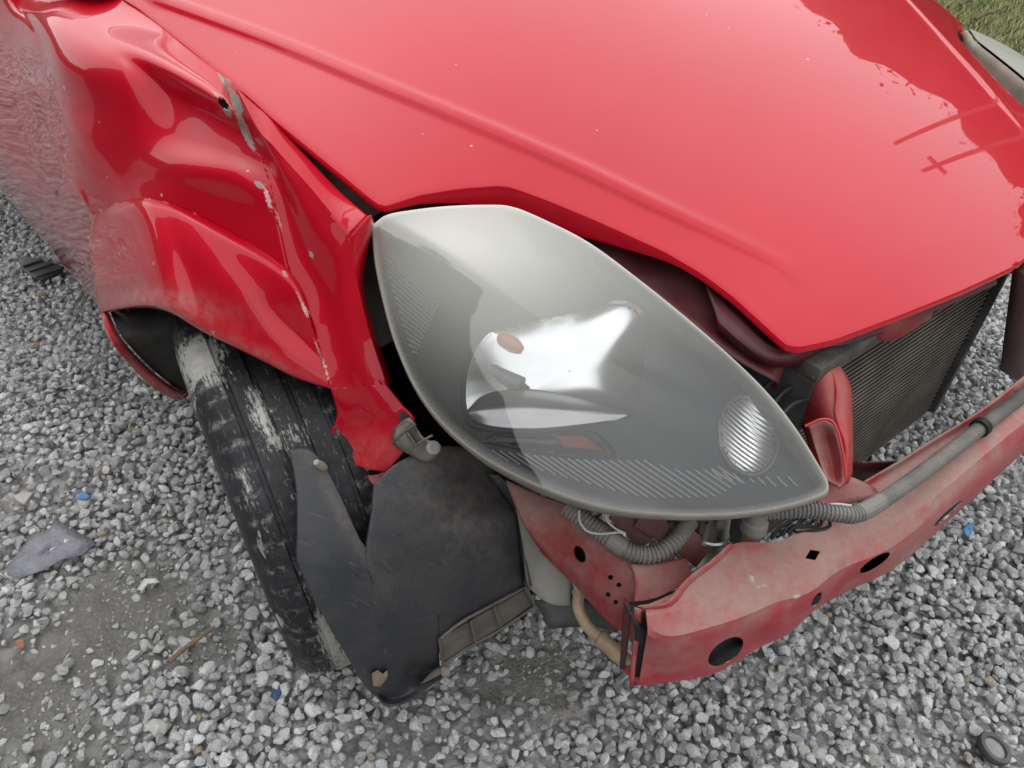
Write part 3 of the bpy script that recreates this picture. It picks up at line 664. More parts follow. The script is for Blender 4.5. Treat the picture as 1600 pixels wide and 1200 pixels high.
def wheel(cw, parent, name='wheel', side=1, muddy=False, steer=0., camber=0.):
    ax = (-Lv*side*math.cos(steer)-Fv*math.sin(steer))*math.cos(camber)-Zv*math.sin(camber)    # outwards
    fwx = Fv*math.cos(steer)-Lv*math.sin(steer)
    mb = MB(); mb.lathe(cw, ax, [(.058, .02), (.058, .07), (.045, .09), (.05, .13), (.062, .155), (.072, .168), (.078, .176), (.07, .18), (.05, .172), (-.06, .172), (-.075, .18)], 40)
    wh = mb.build(name, simple(name+'_steel', (.18, .18, .18), .45, .8, dust=(.25, .23, .2)), parent)
    prof = [(-.07, .178), (-.088, .20), (-.0945, .235), (-.09, .265), (-.078, .282), (-.068, .288), (-.052, .2915), (-.0512, .284), (-.0452, .284), (-.0445, .2925), (-.020, .2935), (-.0192, .285), (-.0132, .285), (-.0125, .2935), (.0125, .2935), (.0132, .285), (.0192, .285), (.020, .2935), (.0445, .2925), (.0452, .284), (.0512, .284), (.052, .2915), (.068, .288), (.078, .282), (.09, .265), (.0945, .235), (.088, .20), (.07, .178)]
    mb = MB(); mb.lathe(cw, ax, prof, 220, x=fwx); ty = mb.build('tyre', M_TYRE, wh, ang=35)
    if muddy:
        blobs(ty, 'mud', [(310, 560, 42, 50, 40, 1.), (335, 590, 30, 25, 0, .7), (405, 655, 22, 62, -18, .95), (425, 690, 30, 30, 0, .7), (470, 680, 30, 50, -10, .5), (385, 765, 14, 60, -12, .62), (410, 850, 20, 50, -10, .5), (437, 970, 14, 14, 0, .92), (520, 1000, 24, 70, -20, 1.), (550, 1040, 40, 40, 0, .9), (490, 1062, 40, 14, 0, .9), (455, 780, 22, 80, -12, .55), (300, 620, 16, 60, 0, .6), (480, 900, 16, 80, -15, .62)])
        # shallow cross grooves on the outer rib
        n = len(ty.data.vertices); V = np.empty(n*3); ty.data.vertices.foreach_get('co', V); V = V.reshape(-1, 3); d = V-cw; h = d@ax; ra = d-np.outer(h, ax)
        rr = np.linalg.norm(ra, axis=1); an = np.degrees(np.arctan2(ra@Zv, ra@fwx)); gph = (an % 6.4) < 1.7
        dep = np.where((rr > .286) & gph & (np.abs(h) > .046), .0035, np.where((rr > .286) & ((an % 4.9) < 1.7), .0012, 0)); V -= ra/rr[:, None]*dep[:, None]; ty.data.vertices.foreach_set('co', V.ravel()); ty.data.update()
        for nm, vv in (('ta', np.radians(an)*.29*55), ('th', h*260), ('slot', ((rr > .27) & gph & (np.abs(h) > .046))*.5)):
            a_ = ty.data.attributes.new(nm, 'FLOAT', 'POINT'); a_.data.foreach_set('value', vv.astype(np.float32))
    return wh
wheel(WC, CAR, muddy=True, steer=R_(10), camber=R_(4))


# ---- torn wheel-arch liner: a sheet wrapped round the front of the wheel
def CY(x, y, R):
    o = CAM-WC; d = ray(x, y); o2 = o-Lv*(o@Lv); d2 = d-Lv*(d@Lv); A = d2@d2; B = o2@d2; Cq = o2@o2-R*R; q = B*B-A*Cq
    if q < 0: q = 0
    return CAM+d*((-B-math.sqrt(q))/A)
t = NT('liner_plastic')
c = t.mix(t.ramp(t.noise(5, 6, .6), .3, .7), (.016, .017, .022), (.032, .034, .042))
dd = t.math('MULTIPLY', t.ramp(t.noise(9, 9, .7), .42, .66), .5); c = t.mix(dd, c, (.075, .07, .066))
c = t.mix(t.math('MULTIPLY', t.attr('dust'), t.ramp(t.noise(70, 8, .75), .35, .6)), c, (.13, .105, .09))
c = t.mix(t.math('MULTIPLY', t.ramp(t.noise(520, 3, .6), .66, .72), .5), c, (.25, .24, .22))
mp_ = t.n('ShaderNodeMapping'); t.set(mp_.inputs['Vector'], t.tc); mp_.inputs['Rotation'].default_value = (.3, .9, .6); mp_.inputs['Scale'].default_value = (14, 320, 25)
c = t.mix(t.math('MULTIPLY', t.ramp(t.noise(1., 5, .75, vec=mp_.outputs[0]), .60, .68), .4), c, (.16, .15, .14))
t.p(col=c, rough=t.math('ADD', t.math('MULTIPLY', dd, .5), .42), spec=.45); t.bump(t.noise(240, 4, .6), .12, .002); M_LINER = t.m
RL = lambda u: .345+.05*u
def ly(x, y, add=0.):
    u = min(1, max(0, (x-455)/380)); return CY(x, y, .322+.045*u+add)
LA = [[(452, 703), (482, 702), (503, 722), (528, 765)], [(462, 760), (490, 765), (520, 790), (545, 805)], [(464, 820), (495, 822), (530, 832), (562, 842)], [(463, 850), (498, 854), (534, 862), (571, 856)], [(463, 876), (500, 882), (535, 888), (573, 884)]]
LBt = [[(463, 876), (520, 878), (571, 856), (577, 800), (583, 757)],]
def lg(rows): return np.array([[ly(*q) for q in r] for r in rows])
A_ = lg(LA)
rowsB = [[(583, 757), (622, 722), (684, 698), (735, 706), (770, 734)],
         [(579, 800), (630, 776), (690, 772), (745, 775), (788, 775)],
         [(571, 856), (632, 840), (690, 832), (750, 822), (806, 808)],
         [(573, 884), (632, 880), (690, 872), (755, 868), (812, 860)],
         [(585, 925), (640, 925), (690, 920), (755, 915), (818, 908)],
         [(590, 975), (640, 982), (686, 992), (752, 957), (821, 918)]]
B_ = lg(rowsB)
for r in range(6):                                       # crease of the moulded step running down-left
    for cc, am in ((3, .020), (4, .034)): B_[r, cc] = B_[r, cc]+FW*(am if r < 2 else -.006*(r == 2))
rowsC = [[(463, 876), (500, 882), (535, 888), (573, 884)], [(484, 925), (516, 930), (550, 930), (585, 925)], [(507, 965), (535, 972), (560, 976), (590, 975)]]
C_ = lg(rowsC)
rowsD = [[(507, 965), (535, 972), (560, 976), (590, 975), (640, 975), (684, 968)], [(532, 1008), (556, 1010), (578, 1013), (604, 1013), (645, 1008), (684, 998)], [(558, 1052), (575, 1054), (594, 1056), (616, 1055), (652, 1048), (686, 1034)], [(580, 1080), (592, 1083), (605, 1085), (624, 1085), (655, 1074), (690, 1058)], [(598, 1101), (603, 1103), (609, 1104), (620, 1103), (645, 1093), (690, 1060)]]
D_ = lg([[(x, y-9) for x, y in rowsD[0]]]+rowsD); D_[0] += FW*.004
mb = MB()
for g3 in (A_, B_, C_, D_): mb.grid(surf(g3, 9, 9))
liner = part(mb, 'arch_liner', M_LINER, weld=4e-4, ang=50, solid=.003)
blobs(liner, 'dust', [(720, 790, 110, 90, 20, .6), (690, 720, 90, 40, 0, .6), (770, 840, 50, 70, 0, .5), (530, 800, 10, 120, -30, .6), (650, 840, 60, 60, 0, .25)])
liner['label'] = 'torn black plastic arch liner hanging in front of the tyre'
# fold standing up beside the lamp
mb = MB(); mb.grid(surf([[ly(764, 742, -.0), ly(788, 775), ly(806, 808), ly(812, 860), ly(821, 914)], [PD(780, 742, 1.0), PD(800, 768, 1.0), PD(812, 800, .99), PD(818, 860, .99), PD(828, 916, .99)]], 5, 4)); mb.build('liner_side_flange', M_LINER, liner, solid=.002)
# channel bracket with webs along the liner's lower edge
M_CH = simple('channel_plastic', (.11, .10, .09), .55, col2=(.20, .17, .15), sc=30, dust=(.20, .165, .145), damt=.9, bump=.1)
mb = MB()
e1 = [(684, 1000), (722, 972), (765, 948), (822, 916)]; e2 = [(690, 1040), (732, 1012), (780, 985), (838, 946)]
E1 = np.array([ly(*q, .002) for q in e1]); E2 = np.array([ly(*q, .006) for q in e2]); out_ = (CAM-E1[1])/np.linalg.norm(CAM-E1[1])
mb.grid(surf([E1+out_*.012, E1-out_*.006, E2-out_*.010, E2+out_*.010], 4, 3)); br = mb.build('edge_channel', M_CH, liner, solid=.0022)
for k in (.02, .36, .62, .98):
    a = E1[0]*(1-k)+E1[3]*k+out_*.0; b = E2[0]*(1-k)+E2[3]*k
    dn = (E1[3]-E1[0])/np.linalg.norm(E1[3]-E1[0])
    mb = MB(); mb.box((a+b)/2+out_*.007, (a-b)/2*.95, out_*.013, dn*.0016); mb.build('web', M_CH, liner)
mb = MB(); mb.grid(surf([[ly(690, 1040, .004), ly(688, 1064, .004)], [ly(672, 1052, -.01), ly(668, 1078, -.01)], [ly(640, 1088, -.012), ly(636, 1094, -.012)]], 4, 4)); mb.build('lower_lip', M_CH, liner, solid=.002)
# pale clip left in the liner
mb = MB(); cc = [(581, 1052), (590, 1047), (598, 1053), (605, 1047), (606, 1056), (600, 1066), (594, 1073), (583, 1072)]
top_ = [ly(x, y, .006) for x, y in cc]; bot = [ly(x, y, .0005) for x, y in cc]; mb.grid(np.array([bot, top_]), close=True); mb.f.append(tuple(range(8, 16)))
mb.build('fastener_clip', simple('clip_tan', (.36, .27, .19), .6, col2=(.28, .2, .14)), liner)
mb = MB(); mb.tube([ly(494, 722, .02), ly(500, 726, .012), ly(507, 731, .0)], [.0035, .005, .0045], 8); mb.build('fastener_clip', simple('clip_grey', (.3, .27, .22), .6, col2=(.12, .1, .08)), liner)
# dark lining of the arch behind the tyre
M_FELT = simple('arch_felt', (.020, .018, .017), .9, col2=(.045, .041, .038), sc=25, bump=.3)
mb = MB(); e8 = P8[2]; mb.grid(surf([e8+Lv*.003, e8+Lv*.10+Fv*.01, e8+Lv*.26-Fv*.01], 5, 6)); e4 = P4[6]; mb.grid(surf([e4+Lv*.003+Zv*.003, e4+Lv*.08+Zv*.03, e4+Lv*.24+Zv*.04], 5, 6))
part(mb, 'inner_arch', M_FELT, solid=.003)
mb = MB(); mb.box(W(-.70, .45, .42), Fv*.20, Lv*.004, Zv*.20); part(mb, 'lamp_gap_backing', M_BLACK)  # black panel added so the gap between wing and lamp stays dark
# ---- bracket, bolts where the wing meets the lamp
mb = MB(); mb.grid(surf([[D(616, 668, .945), D(640, 652, .943), D(652, 668, .94)], [D(614, 692, .948), D(640, 690, .945), D(664, 684, .94)], [D(640, 708, .95), D(662, 716, .945), D(688, 694, .935)], [D(650, 706, .955), D(668, 720, .95), D(690, 704, .94)]], 5, 5)); part(mb, 'lamp_bracket', M_STEEL, solid=.002)
def bolt(x, y, d, r, ax, hh=.006):
    p = PD(x, y, d); mb = MB(); mb.lathe(p, ax, [(-.001, r*1.5), (hh*.25, r*1.5), (hh*.3, r), (hh, r), (hh, r*.55), (hh*.6, r*.5), (hh*.55, 0.0005)], 12); return part(mb, 'bolt', M_STEEL, ang=30)
nb = (CAM-PD(650, 690, .94)); nb = nb/np.linalg.norm(nb)
bolt(677, 699, .933, .0055, nb, .004)
mb = MB(); s_ = cr1([D(637, 676, .938), D(651, 697, .932)], 26); mb.tube(s_, .0026+.0006*np.sin(np.arange(len(s_))*1.9), 10); part(mb, 'stud', M_STEEL)
mb = MB(); mb.tube([D(612, 694, .945), D(630, 676, .938), D(650, 662, .932)], .0016, 6); part(mb, 'bracket_lip', M_STEEL)
mb = MB(); mb.tube([D(636, 706, .94), D(660, 688, .93), D(676, 680, .93)], .0016, 6); part(mb, 'bracket_lip', M_STEEL)
mb = MB(); mb.lathe(D(630, 651, .944), nb, [(-.003, .0055), (.0006, .0055), (.0008, .001)], 14); part(mb, 'bolt_hole_plug', M_BLACK)

# ---- inner apron below the lamp
AL = .405
ap = [[(790, 752), (840, 775), (890, 792), (945, 822), (1000, 860), (1060, 872)],
      [(806, 790), (850, 806), (885, 822), (938, 850), (990, 890), (1058, 905)],
      [(822, 822), (850, 850), (885, 872), (930, 905), (978, 935), (1028, 938)],
      [(848, 862), (872, 886), (900, 912), (938, 950), (972, 980), (998, 985)],
      [(852, 868), (876, 892), (906, 922), (946, 964), (976, 990), (992, 1004)]]
def apx(x, y):
    p = PL(x, y, AL); return p
AP = np.array([[PD(x, y, .955-.095*min(1, max(0, (x-800)/200))+(.0 if r < 3 else .015)-(.03 if r == 0 else 0)*0) for x, y in row] for r, row in enumerate(ap)])
AP[0] += FW*.012; AP[0, 3:] += FW*.02; AP[1, 4:] += FW*.004; AP[2, 3] += -FW*.004; AP[3, 3] += -FW*.004
mb = MB(); mb.grid(surf(AP, 8, 8)); apron = part(mb, 'inner_apron', M_DUSTY2, solid=.002, ang=40)
apron = cut(bake(apron), [ell(906, 866, 8, 14, -25, .8, 1.1)]+[ell(x, y, 4, 4, 0, .8, 1.1, 8) for x, y in [(954, 902), (967, 914), (950, 929), (962, 941)]])
mb = MB(); mb.grid(surf(AP[1:4]+FW*.03, 4, 4)); part(mb, 'apron_dark_backing', M_BLACK, solid=.002)  # black sheet added behind the holes, standing in for the shade inside
# shelf on top of the apron towards the beam
mb = MB(); mb.grid(surf([[D(985, 882, .86), D(1030, 880, .87), D(1072, 872, .88)], [D(992, 908, .856), D(1040, 910, .858), D(1080, 893, .86)], [D(990, 950, .85), D(1030, 935, .85), D(1085, 900, .85)]], 6, 6)); part(mb, 'apron_shelf', M_DUSTY, solid=.002)
# grey duct piece between liner and apron
mb = MB(); mb.grid(surf([[D(806, 792, .98), D(830, 815, .985), D(860, 860, .99)], [D(818, 850, .99), D(850, 862, .98), D(885, 900, .985)], [D(824, 905, 1.0), D(855, 915, .985), D(890, 912, .99)], [D(832, 920, 1.0), D(860, 942, .99), D(890, 945, .995)]], 6, 6)); part(mb, 'air_duct', simple('duct_grey', (.17, .165, .14), .7, col2=(.26, .25, .22), sc=9, dust=(.2, .17, .14), bump=.1), solid=.003)
mb = MB(); mb.grid(surf([[D(836, 938, 1.03), D(900, 930, 1.03), D(960, 965, 1.02)], [D(858, 982, 1.03), D(910, 978, 1.03), D(965, 985, 1.02)]], 4, 4)); part(mb, 'lower_bracket', M_DARK, solid=.003)
# tan pipe stub
pp = cr1([D(905, 922, .97), D(904, 950, .965), D(918, 978, .96), D(945, 1003, .95), D(988, 1042, .93)], 10)
rad = np.full(len(pp), .0072); rad[28:] = .0098; rad[28:30] = .0115; rad[34:36] = .0108
mb = MB(); mb.tube(pp, rad, 14); part(mb, 'coolant_pipe', simple('tan_pipe', (.40, .29, .19), .5, col2=(.30, .20, .13), sc=45, lo=.4, hi=.7, bump=.1))

# ---- front lower crossmember (where the bumper was)
def zz(L): return [PZ(*q) for q in L]
top_back = zz([(1008, 948, .512), (1060, 922, .512), (1110, 878, .512), (1150, 850, .512), (1212, 848, .505), (1262, 826, .503), (1332, 806, .503), (1405, 772, .503), (1500, 700, .503), (1600, 626, .503)])
top_mid = zz([(1009, 962, .512), (1062, 952, .507), (1120, 925, .504), (1165, 905, .502), (1228, 890, .50), (1285, 862, .50), (1360, 836, .50), (1435, 795, .50), (1520, 725, .50), (1605, 655, .50)])
ridge = zz([(1011, 980, .502), (1050, 992, .492), (1120, 975, .49), (1165, 960, .488), (1212, 940, .488), (1262, 925, .487), (1312, 888, .487), (1400, 848, .485), (1510, 755, .485), (1610, 668, .485)])
ridge2 = zz([(1011, 990, .495), (1052, 1004, .478), (1122, 988, .475), (1170, 974, .472), (1222, 952, .474), (1262, 938, .472), (1310, 900, .472), (1402, 858, .47), (1512, 765, .47), (1612, 676, .47)])
low1 = zz([(1004, 1030, .43), (1056, 1034, .43), (1122, 1022, .425), (1175, 994, .43), (1225, 975, .445), (1268, 945, .44), (1318, 912, .44), (1402, 870, .44), (1510, 778, .44), (1612, 686, .44)])
bot_ = zz([(997, 1068, .385), (1055, 1062, .385), (1118, 1048, .385), (1180, 1012, .395), (1232, 987, .40), (1276, 948, .41), (1328, 919, .41), (1404, 880, .41), (1508, 787, .41), (1612, 692, .41)])
btb = [p-Fv*.03-Zv*.004 for p in bot_]
CM = np.array([top_back, top_mid, ridge, ridge2, low1, bot_, btb])
mb = MB(); SC = surf(CM, 7, 3, hard=True); mb.grid(SC); mb.grid(mir(SC), flip=True)
beam = part(mb, 'front_crossmember', M_DUSTY, solid=.0022, weld=1e-5, ang=36)
beam = cut(bake(beam), [ell(1134, 1018, 32, 16, -36, .75, 1.02, 20), ell(1276, 937, 13, 5, -58, .75, 1.02), ell(1367, 879, 28, 7, -33, .75, 1.05, 16), ell(1270, 867, 13, 9, -24, .75, 1.02, 4, 2), ell(1482, 802, 30, 4, -42, .8, 1.2, 12)])
beam['label'] = 'dusty faded red crossmember left bare where the bumper was'
for p in beam.data.polygons: p.use_smooth = True
beam.data.set_sharp_from_angle(angle=R_(20))
mb = MB(); bp = surf(np.array([[p-Fv*.03-Zv*.015 for p in top_mid], [p-Fv*.018-Zv*.006 for p in ridge2], [p-Fv*.014 for p in low1], [p-Fv*.012-Zv*.004 for p in bot_], [p-Fv*.010-Zv*.016 for p in bot_]]), 3, 3); mb.grid(bp); mb.grid(mir(bp), flip=True); part(mb, 'beam_dark_backing', M_BLACK, solid=.002)  # black backing added so the beam's holes show a dark interior
# rolled flange of the beam and its end plate
fl = [(1000, 946), (1045, 938), (1072, 908), (1100, 885), (1122, 868), (1142, 848)]
mb = MB(); a = np.array([PZ(x, y, .522) for x, y in fl]); b = np.array([PZ(x+3, y+9, .508) for x, y in fl]); mb.grid(surf([a-Lv*.003, a, b], 4, 3)); part(mb, 'beam_flange', M_DUSTY, solid=.002)
mb = MB(); ep = np.array([[PZ(992, 948, .512), PZ(1003, 952, .512)], [PZ(990, 990, .465), PZ(1000, 992, .465)], [PZ(986, 1035, .42), PZ(993, 1035, .42)], [PZ(983, 1071, .385), PZ(990, 1069, .385)]]); mb.grid(surf(ep, 2, 4)); part(mb, 'end_plate', M_DUSTY, solid=.002)
mb = MB(); mb.grid(surf([[PZ(998, 956, .505)+(-Fv*.02), PZ(1010, 972, .50)-Fv*.02], [PZ(988, 1064, .39)-Fv*.02, PZ(997, 1064, .39)-Fv*.02]], 3, 3)); part(mb, 'end_web', M_MAROON, solid=.002)
blobs(beam, 'wear', [(1241, 929, 13, 7, 15, 1.1), (1172, 900, 26, 5, 25, .62), (1190, 918, 30, 7, -20, .6), (1120, 905, 16, 4, 35, .5), (1290, 905, 10, 14, 60, .5), (1060, 960, 26, 5, -35, .55)])
bk = [(1340, 757), (1400, 722), (1460, 684), (1530, 641), (1600, 587)]
mb = MB(); a = np.array([PZ(x, y, .515) for x, y in bk]); b = np.array([PZ(x+3, y+12, .503) for x, y in bk]); c2 = np.array([PZ(x+8, y+38, .500) for x, y in bk])
g5 = surf([a, b, c2], 4, 4); mb.grid(g5); mb.grid(mir(g5), flip=True); part(mb, 'beam_rear_flange', M_DUSTY, solid=.002)
mb = MB(); mb.grid(surf([[PZ(1325, 722, .50), PZ(1402, 720, .50)], [PZ(1330, 760, .45), PZ(1402, 745, .44)]], 2, 2)); part(mb, 'beam_side_gusset', M_MAROON, solid=.002)

# ---- corrugated wiring conduits
M_HOSE = simple('conduit_grey', (.10, .10, .102), .5, col2=(.15, .147, .14), sc=20, dust=(.27, .24, .21), damt=.9, dsc=9, bump=.05)
def conduit(path, r, pitch, name='corrugated_conduit', smooth=()):
    P = cr1(path, 24); al = np.concatenate([[0], np.cumsum(np.linalg.norm(np.diff(P, axis=0), axis=1))]); n = int(al[-1]/pitch*5)
    s_ = np.linspace(0, al[-1], n); Q = np.stack([np.interp(s_, al, P[:, i]) for i in range(3)], -1)
    Q[2:-2] = (Q[:-4]+Q[1:-3]+Q[2:-2]+Q[3:-1]+Q[4:])/5
    ph = (s_/pitch) % 1; rad = r*np.where(ph < .55, 1., .84)
    for a, b in smooth: rad = np.where((s_/al[-1] > a) & (s_/al[-1] < b), r*1.04, rad)
    mb = MB(); mb.tube(Q, rad, 14); return part(mb, name, M_HOSE, ang=25)
conduit([D(1195, 800, .86), D(1235, 797, .852), D(1275, 798, .85), D(1312, 803, .85), D(1340, 803, .856), D(1385, 778, .885), D(1450, 732, .945), D(1530, 670, 1.02), D(1600, 617, 1.09), D(1680, 560, 1.16)], .0095, .0042, smooth=((.155, .215),))
conduit([D(885, 792, .88), D(925, 822, .87), D(955, 843, .862), D(985, 862, .856), D(1020, 866, .855), D(1052, 848, .86), D(1078, 815, .88)], .0100, .0045, smooth=((.34, .45),))
mb = MB(); mb.lathe(D(1532, 668, 1.02), (ray(1600, 617)*1.09-ray(1530, 670)*1.02), [(-.006, .0105), (-.006, .0125), (.006, .0125), (.006, .0105)], 16); part(mb, 'cable_clip', M_BLACK)
M_WIRE = simple('grey_wire', (.45, .43, .40), .5)
for pth in ([(905, 797), (906, 815), (918, 830), (940, 834), (968, 832), (978, 838)], [(946, 800), (950, 815), (962, 826), (978, 834)], [(1270, 800), (1300, 788), (1330, 790)]):
    mb = MB(); mb.tube(cr1([D(x, y, .852) for x, y in pth], 8), .0013, 6); part(mb, 'wire', M_WIRE)
# oddments under the lamp
axd = PD(1105, 860, .93)-PD(1118, 800, .90); axd /= np.linalg.norm(axd)
mb = MB(); mb.lathe(PD(1118, 800, .91), axd, [(-.01, .001), (-.01, .018), (.03, .020), (.032, .022), (.036, .022), (.038, .019), (.075, .018), (.075, .001)], 24); part(mb, 'metal_canister', M_CAN)
mb = MB(); mb.lathe(PD(1052, 800, .93), axd, [(-.01, .001), (-.01, .014), (.02, .015), (.022, .001)], 20); part(mb, 'lamp_socket', M_CAN)
mb = MB(); mb.lathe(PD(1185, 795, .88), axd, [(-.01, .012), (.016, .012), (.018, .015), (.03, .0155), (.032, .011), (.05, .011), (.05, .001)], 18); part(mb, 'plug_connector', simple('connector_grey', (.20, .195, .185), .5, dust=(.3, .26, .22)))
for (a, b, hw) in [((1000, 806, .92), (1050, 838, .93), .014), ((1052, 830, .915), (1100, 870, .92), .016), ((960, 800, .93), (1010, 850, .93), .010)]:
    p, q = PD(*a), PD(*b); mb = MB(); dv = (q-p)/2; sd_ = np.cross(dv, FW); sd_ /= np.linalg.norm(sd_); mb.box((p+q)/2, dv, sd_*hw, FW*.004); part(mb, 'mounting_strap', M_DUSTY2, bevel=.0015)
for i in range(5):
    x = 1205+i*9; mb = MB(); mb.tube(cr1([D(x, 842-i*3, .89), D(x+12, 826+6*math.sin(i*2), .895), D(x+30+i*6, 815+i*2, .90), D(x+50, 806, .92)], 6), .002, 6); part(mb, 'wire', M_BLACK)

for q in ([(1200, 640, .93), (1225, 612, .945), (1252, 600, .955), (1275, 604, .96)], [(1215, 655, .92), (1238, 632, .935), (1262, 625, .945)], [(1190, 610, .95), (1215, 590, .965), (1250, 580, .97)]):
    mb = MB(); mb.tube(cr1([D(*p) for p in q], 8), .0035, 8); part(mb, 'engine_cable', M_RUB)
# ---- radiator pack behind the crossmember
RF = -.315; RL0, RL1, RZ0, RZ1 = .745, 1.25, .285, .615
M_FIN = simple('radiator_tube', (.20, .175, .15), .6, col2=(.11, .095, .08), sc=12, spec=.3); M_CORE = simple('radiator_core', (.012, .011, .010), .8, col2=(.018, .016, .014), sc=60, spec=.02)
mb = MB(); mb.box(W(RF-.022, (RL0+RL1)/2, (RZ0+RZ1)/2), Fv*.0145, Lv*(RL1-RL0)/2, Zv*(RZ1-RZ0)/2); rad_ = part(mb, 'radiator', M_CORE, smooth=False)
NF = 34; fin = None
for i in range(NF):
    z = RZ0+.006+(RZ1-RZ0-.012)*i/(NF-1)
    mb = MB(); mb.box(W(RF-.0065, (RL0+RL1)/2, z), Fv*.0012, Lv*(RL1-RL0-.02)/2, Zv*.0008); mb.build('radiator_fin', M_FIN, rad_, smooth=False)
mb = MB(); mb.box(W(RF-.020, (RL0+RL1)/2, RZ1+.011), Fv*.024, Lv*((RL1-RL0)/2+.012), Zv*.011)
t = NT('tank_plastic'); c = t.mix(t.ramp(t.noise(40, 5), .35, .7), (.05, .046, .042), (.11, .10, .09)); c = t.mix(t.ramp(t.noise(260, 2), .68, .74), c, (.35, .34, .32)); t.p(col=c, rough=.6)
mb.build('top_tank', t.m, rad_, bevel=.003)
for l_ in (RL0-.006, RL1+.006):
    mb = MB(); mb.box(W(RF-.02, l_, (RZ0+RZ1)/2), Fv*.022, Lv*.007, Zv*(RZ1-RZ0)/2); mb.build('side_tank', M_DARK, rad_, bevel=.002)
# upper slam panel beam, right hand post
mb = MB(); mb.box(W(RF-.075, LC, .615), Fv*.03, Lv*.36, Zv*.012); part(mb, 'upper_crossbar', simple('crossbar', (.06, .052, .047), .6, col2=(.10, .09, .08), sc=30, bump=.2), bevel=.003)
a = PZ(1580, 520, .52); mb = MB(); mb.grid(surf([[PF(1582, 420, -.28), PF(1620, 400, -.28)], [PF(1572, 500, -.28), PF(1620, 490, -.28)], [PF(1562, 578, -.28), PF(1612, 610, -.28)]], 3, 4)); part(mb, 'latch_post', simple('post_brown', (.075, .020, .020), .55, col2=(.10, .040, .036), sc=15), solid=.02)
mb = MB(); mb.box(W(RF-.06, RL1-.03, .45), Fv*.012, Lv*.055, Zv*.16); part(mb, 'fan_shroud', M_BLACK, bevel=.004)
# red bracket beside the radiator, wavy flange
v1 = [[D(1205, 600, 1.0), D(1255, 556, .955), D(1292, 556, .95), D(1300, 560, .955)],
      [D(1240, 640, .99), D(1272, 585, .935), D(1314, 592, .93), D(1324, 600, .94)],
      [D(1262, 680, .97), D(1288, 640, .925), D(1316, 645, .918), D(1328, 640, .935)],
      [D(1268, 720, .95), D(1296, 690, .92), D(1322, 700, .905), D(1329, 692, .93)],
      [D(1275, 752, .93), D(1300, 735, .915), D(1318, 756, .90), D(1328, 740, .92)]]
mb = MB(); mb.grid(surf(v1, 6, 6)); part(mb, 'radiator_bracket', dusty('bracket_red', .35, (.34, .012, .018)), solid=.003)
mb = MB(); mb.tube(cr1([D(1275, 552, .945), D(1298, 580, .93), D(1308, 612, .918), D(1307, 650, .91), D(1322, 700, .895), D(1318, 755, .89)], 6), .0022, 8); part(mb, 'bracket_flange', dusty('flange_red', .2, (.42, .012, .02)))
v2 = [[D(1262, 664, .90), D(1285, 656, .895), D(1304, 664, .89)], [D(1272, 700, .90), D(1296, 700, .905), D(1316, 705, .885)], [D(1285, 740, .885), D(1302, 745, .895), D(1320, 752, .88)], [D(1290, 752, .88), D(1305, 760, .885), D(1312, 764, .88)]]
mb = MB(); mb.grid(surf(v2, 6, 6)); part(mb, 'lamp_stay', M_DUSTY2, solid=.003)
mb = MB(); mb.tube(cr1([D(1258, 666, .893), D(1285, 655, .888), D(1304, 663, .883), D(1316, 702, .878), D(1322, 745, .873)], 6), .0016, 8); part(mb, 'bracket_flange', dusty('flange_red2', .2, (.42, .012, .02)))
v3 = [[D(1270, 768, .90), D(1320, 745, .91), D(1365, 765, .93)], [D(1278, 800, .89), D(1318, 790, .90), D(1372, 775, .92)]]
mb = MB(); mb.grid(surf(v3, 4, 4)); part(mb, 'bracket_foot', M_DUSTY2, solid=.003)
# bonnet inner lip visible under the leading edge
v4 = [[G(1100, 440, -.02), G(1160, 500, -.022), G(1205, 540, -.024), G(1250, 538, -.02), G(1310, 522, -.014)], [D(1120, 500, .915), D(1160, 535, .905), D(1200, 562, .90), D(1245, 560, .905), D(1300, 530, .93)], [D(1120, 515, .93), D(1165, 556, .925), D(1210, 573, .925), D(1255, 566, .93), D(1305, 535, .95)]]
mb = MB(); mb.grid(surf(v4, 6, 6)); part(mb, 'bonnet_inner_lip', M_MAROON, solid=.002)
v5 = [[G(1335, 515, -.012), G(1400, 492, -.012), G(1480, 458, -.012)], [D(1345, 518, .97), D(1392, 528, .98), D(1450, 495, 1.02)], [D(1350, 515, .99), D(1392, 531, 1.0), D(1455, 495, 1.04)]]
mb = MB(); mb.grid(surf(v5, 6, 6)); part(mb, 'bonnet_latch_boss', M_DUSTY2, solid=.002)
# engine bay mass, floor and bulkhead: keeps the gaps dark
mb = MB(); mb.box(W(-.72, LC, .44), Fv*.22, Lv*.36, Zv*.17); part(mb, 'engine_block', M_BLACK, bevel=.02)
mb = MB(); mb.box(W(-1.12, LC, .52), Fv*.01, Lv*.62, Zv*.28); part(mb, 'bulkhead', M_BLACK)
mb = MB(); mb.box(W(-.60, .62, .50), Fv*.12, Lv*.05, Zv*.09); part(mb, 'airbox', M_BLACK, bevel=.01)

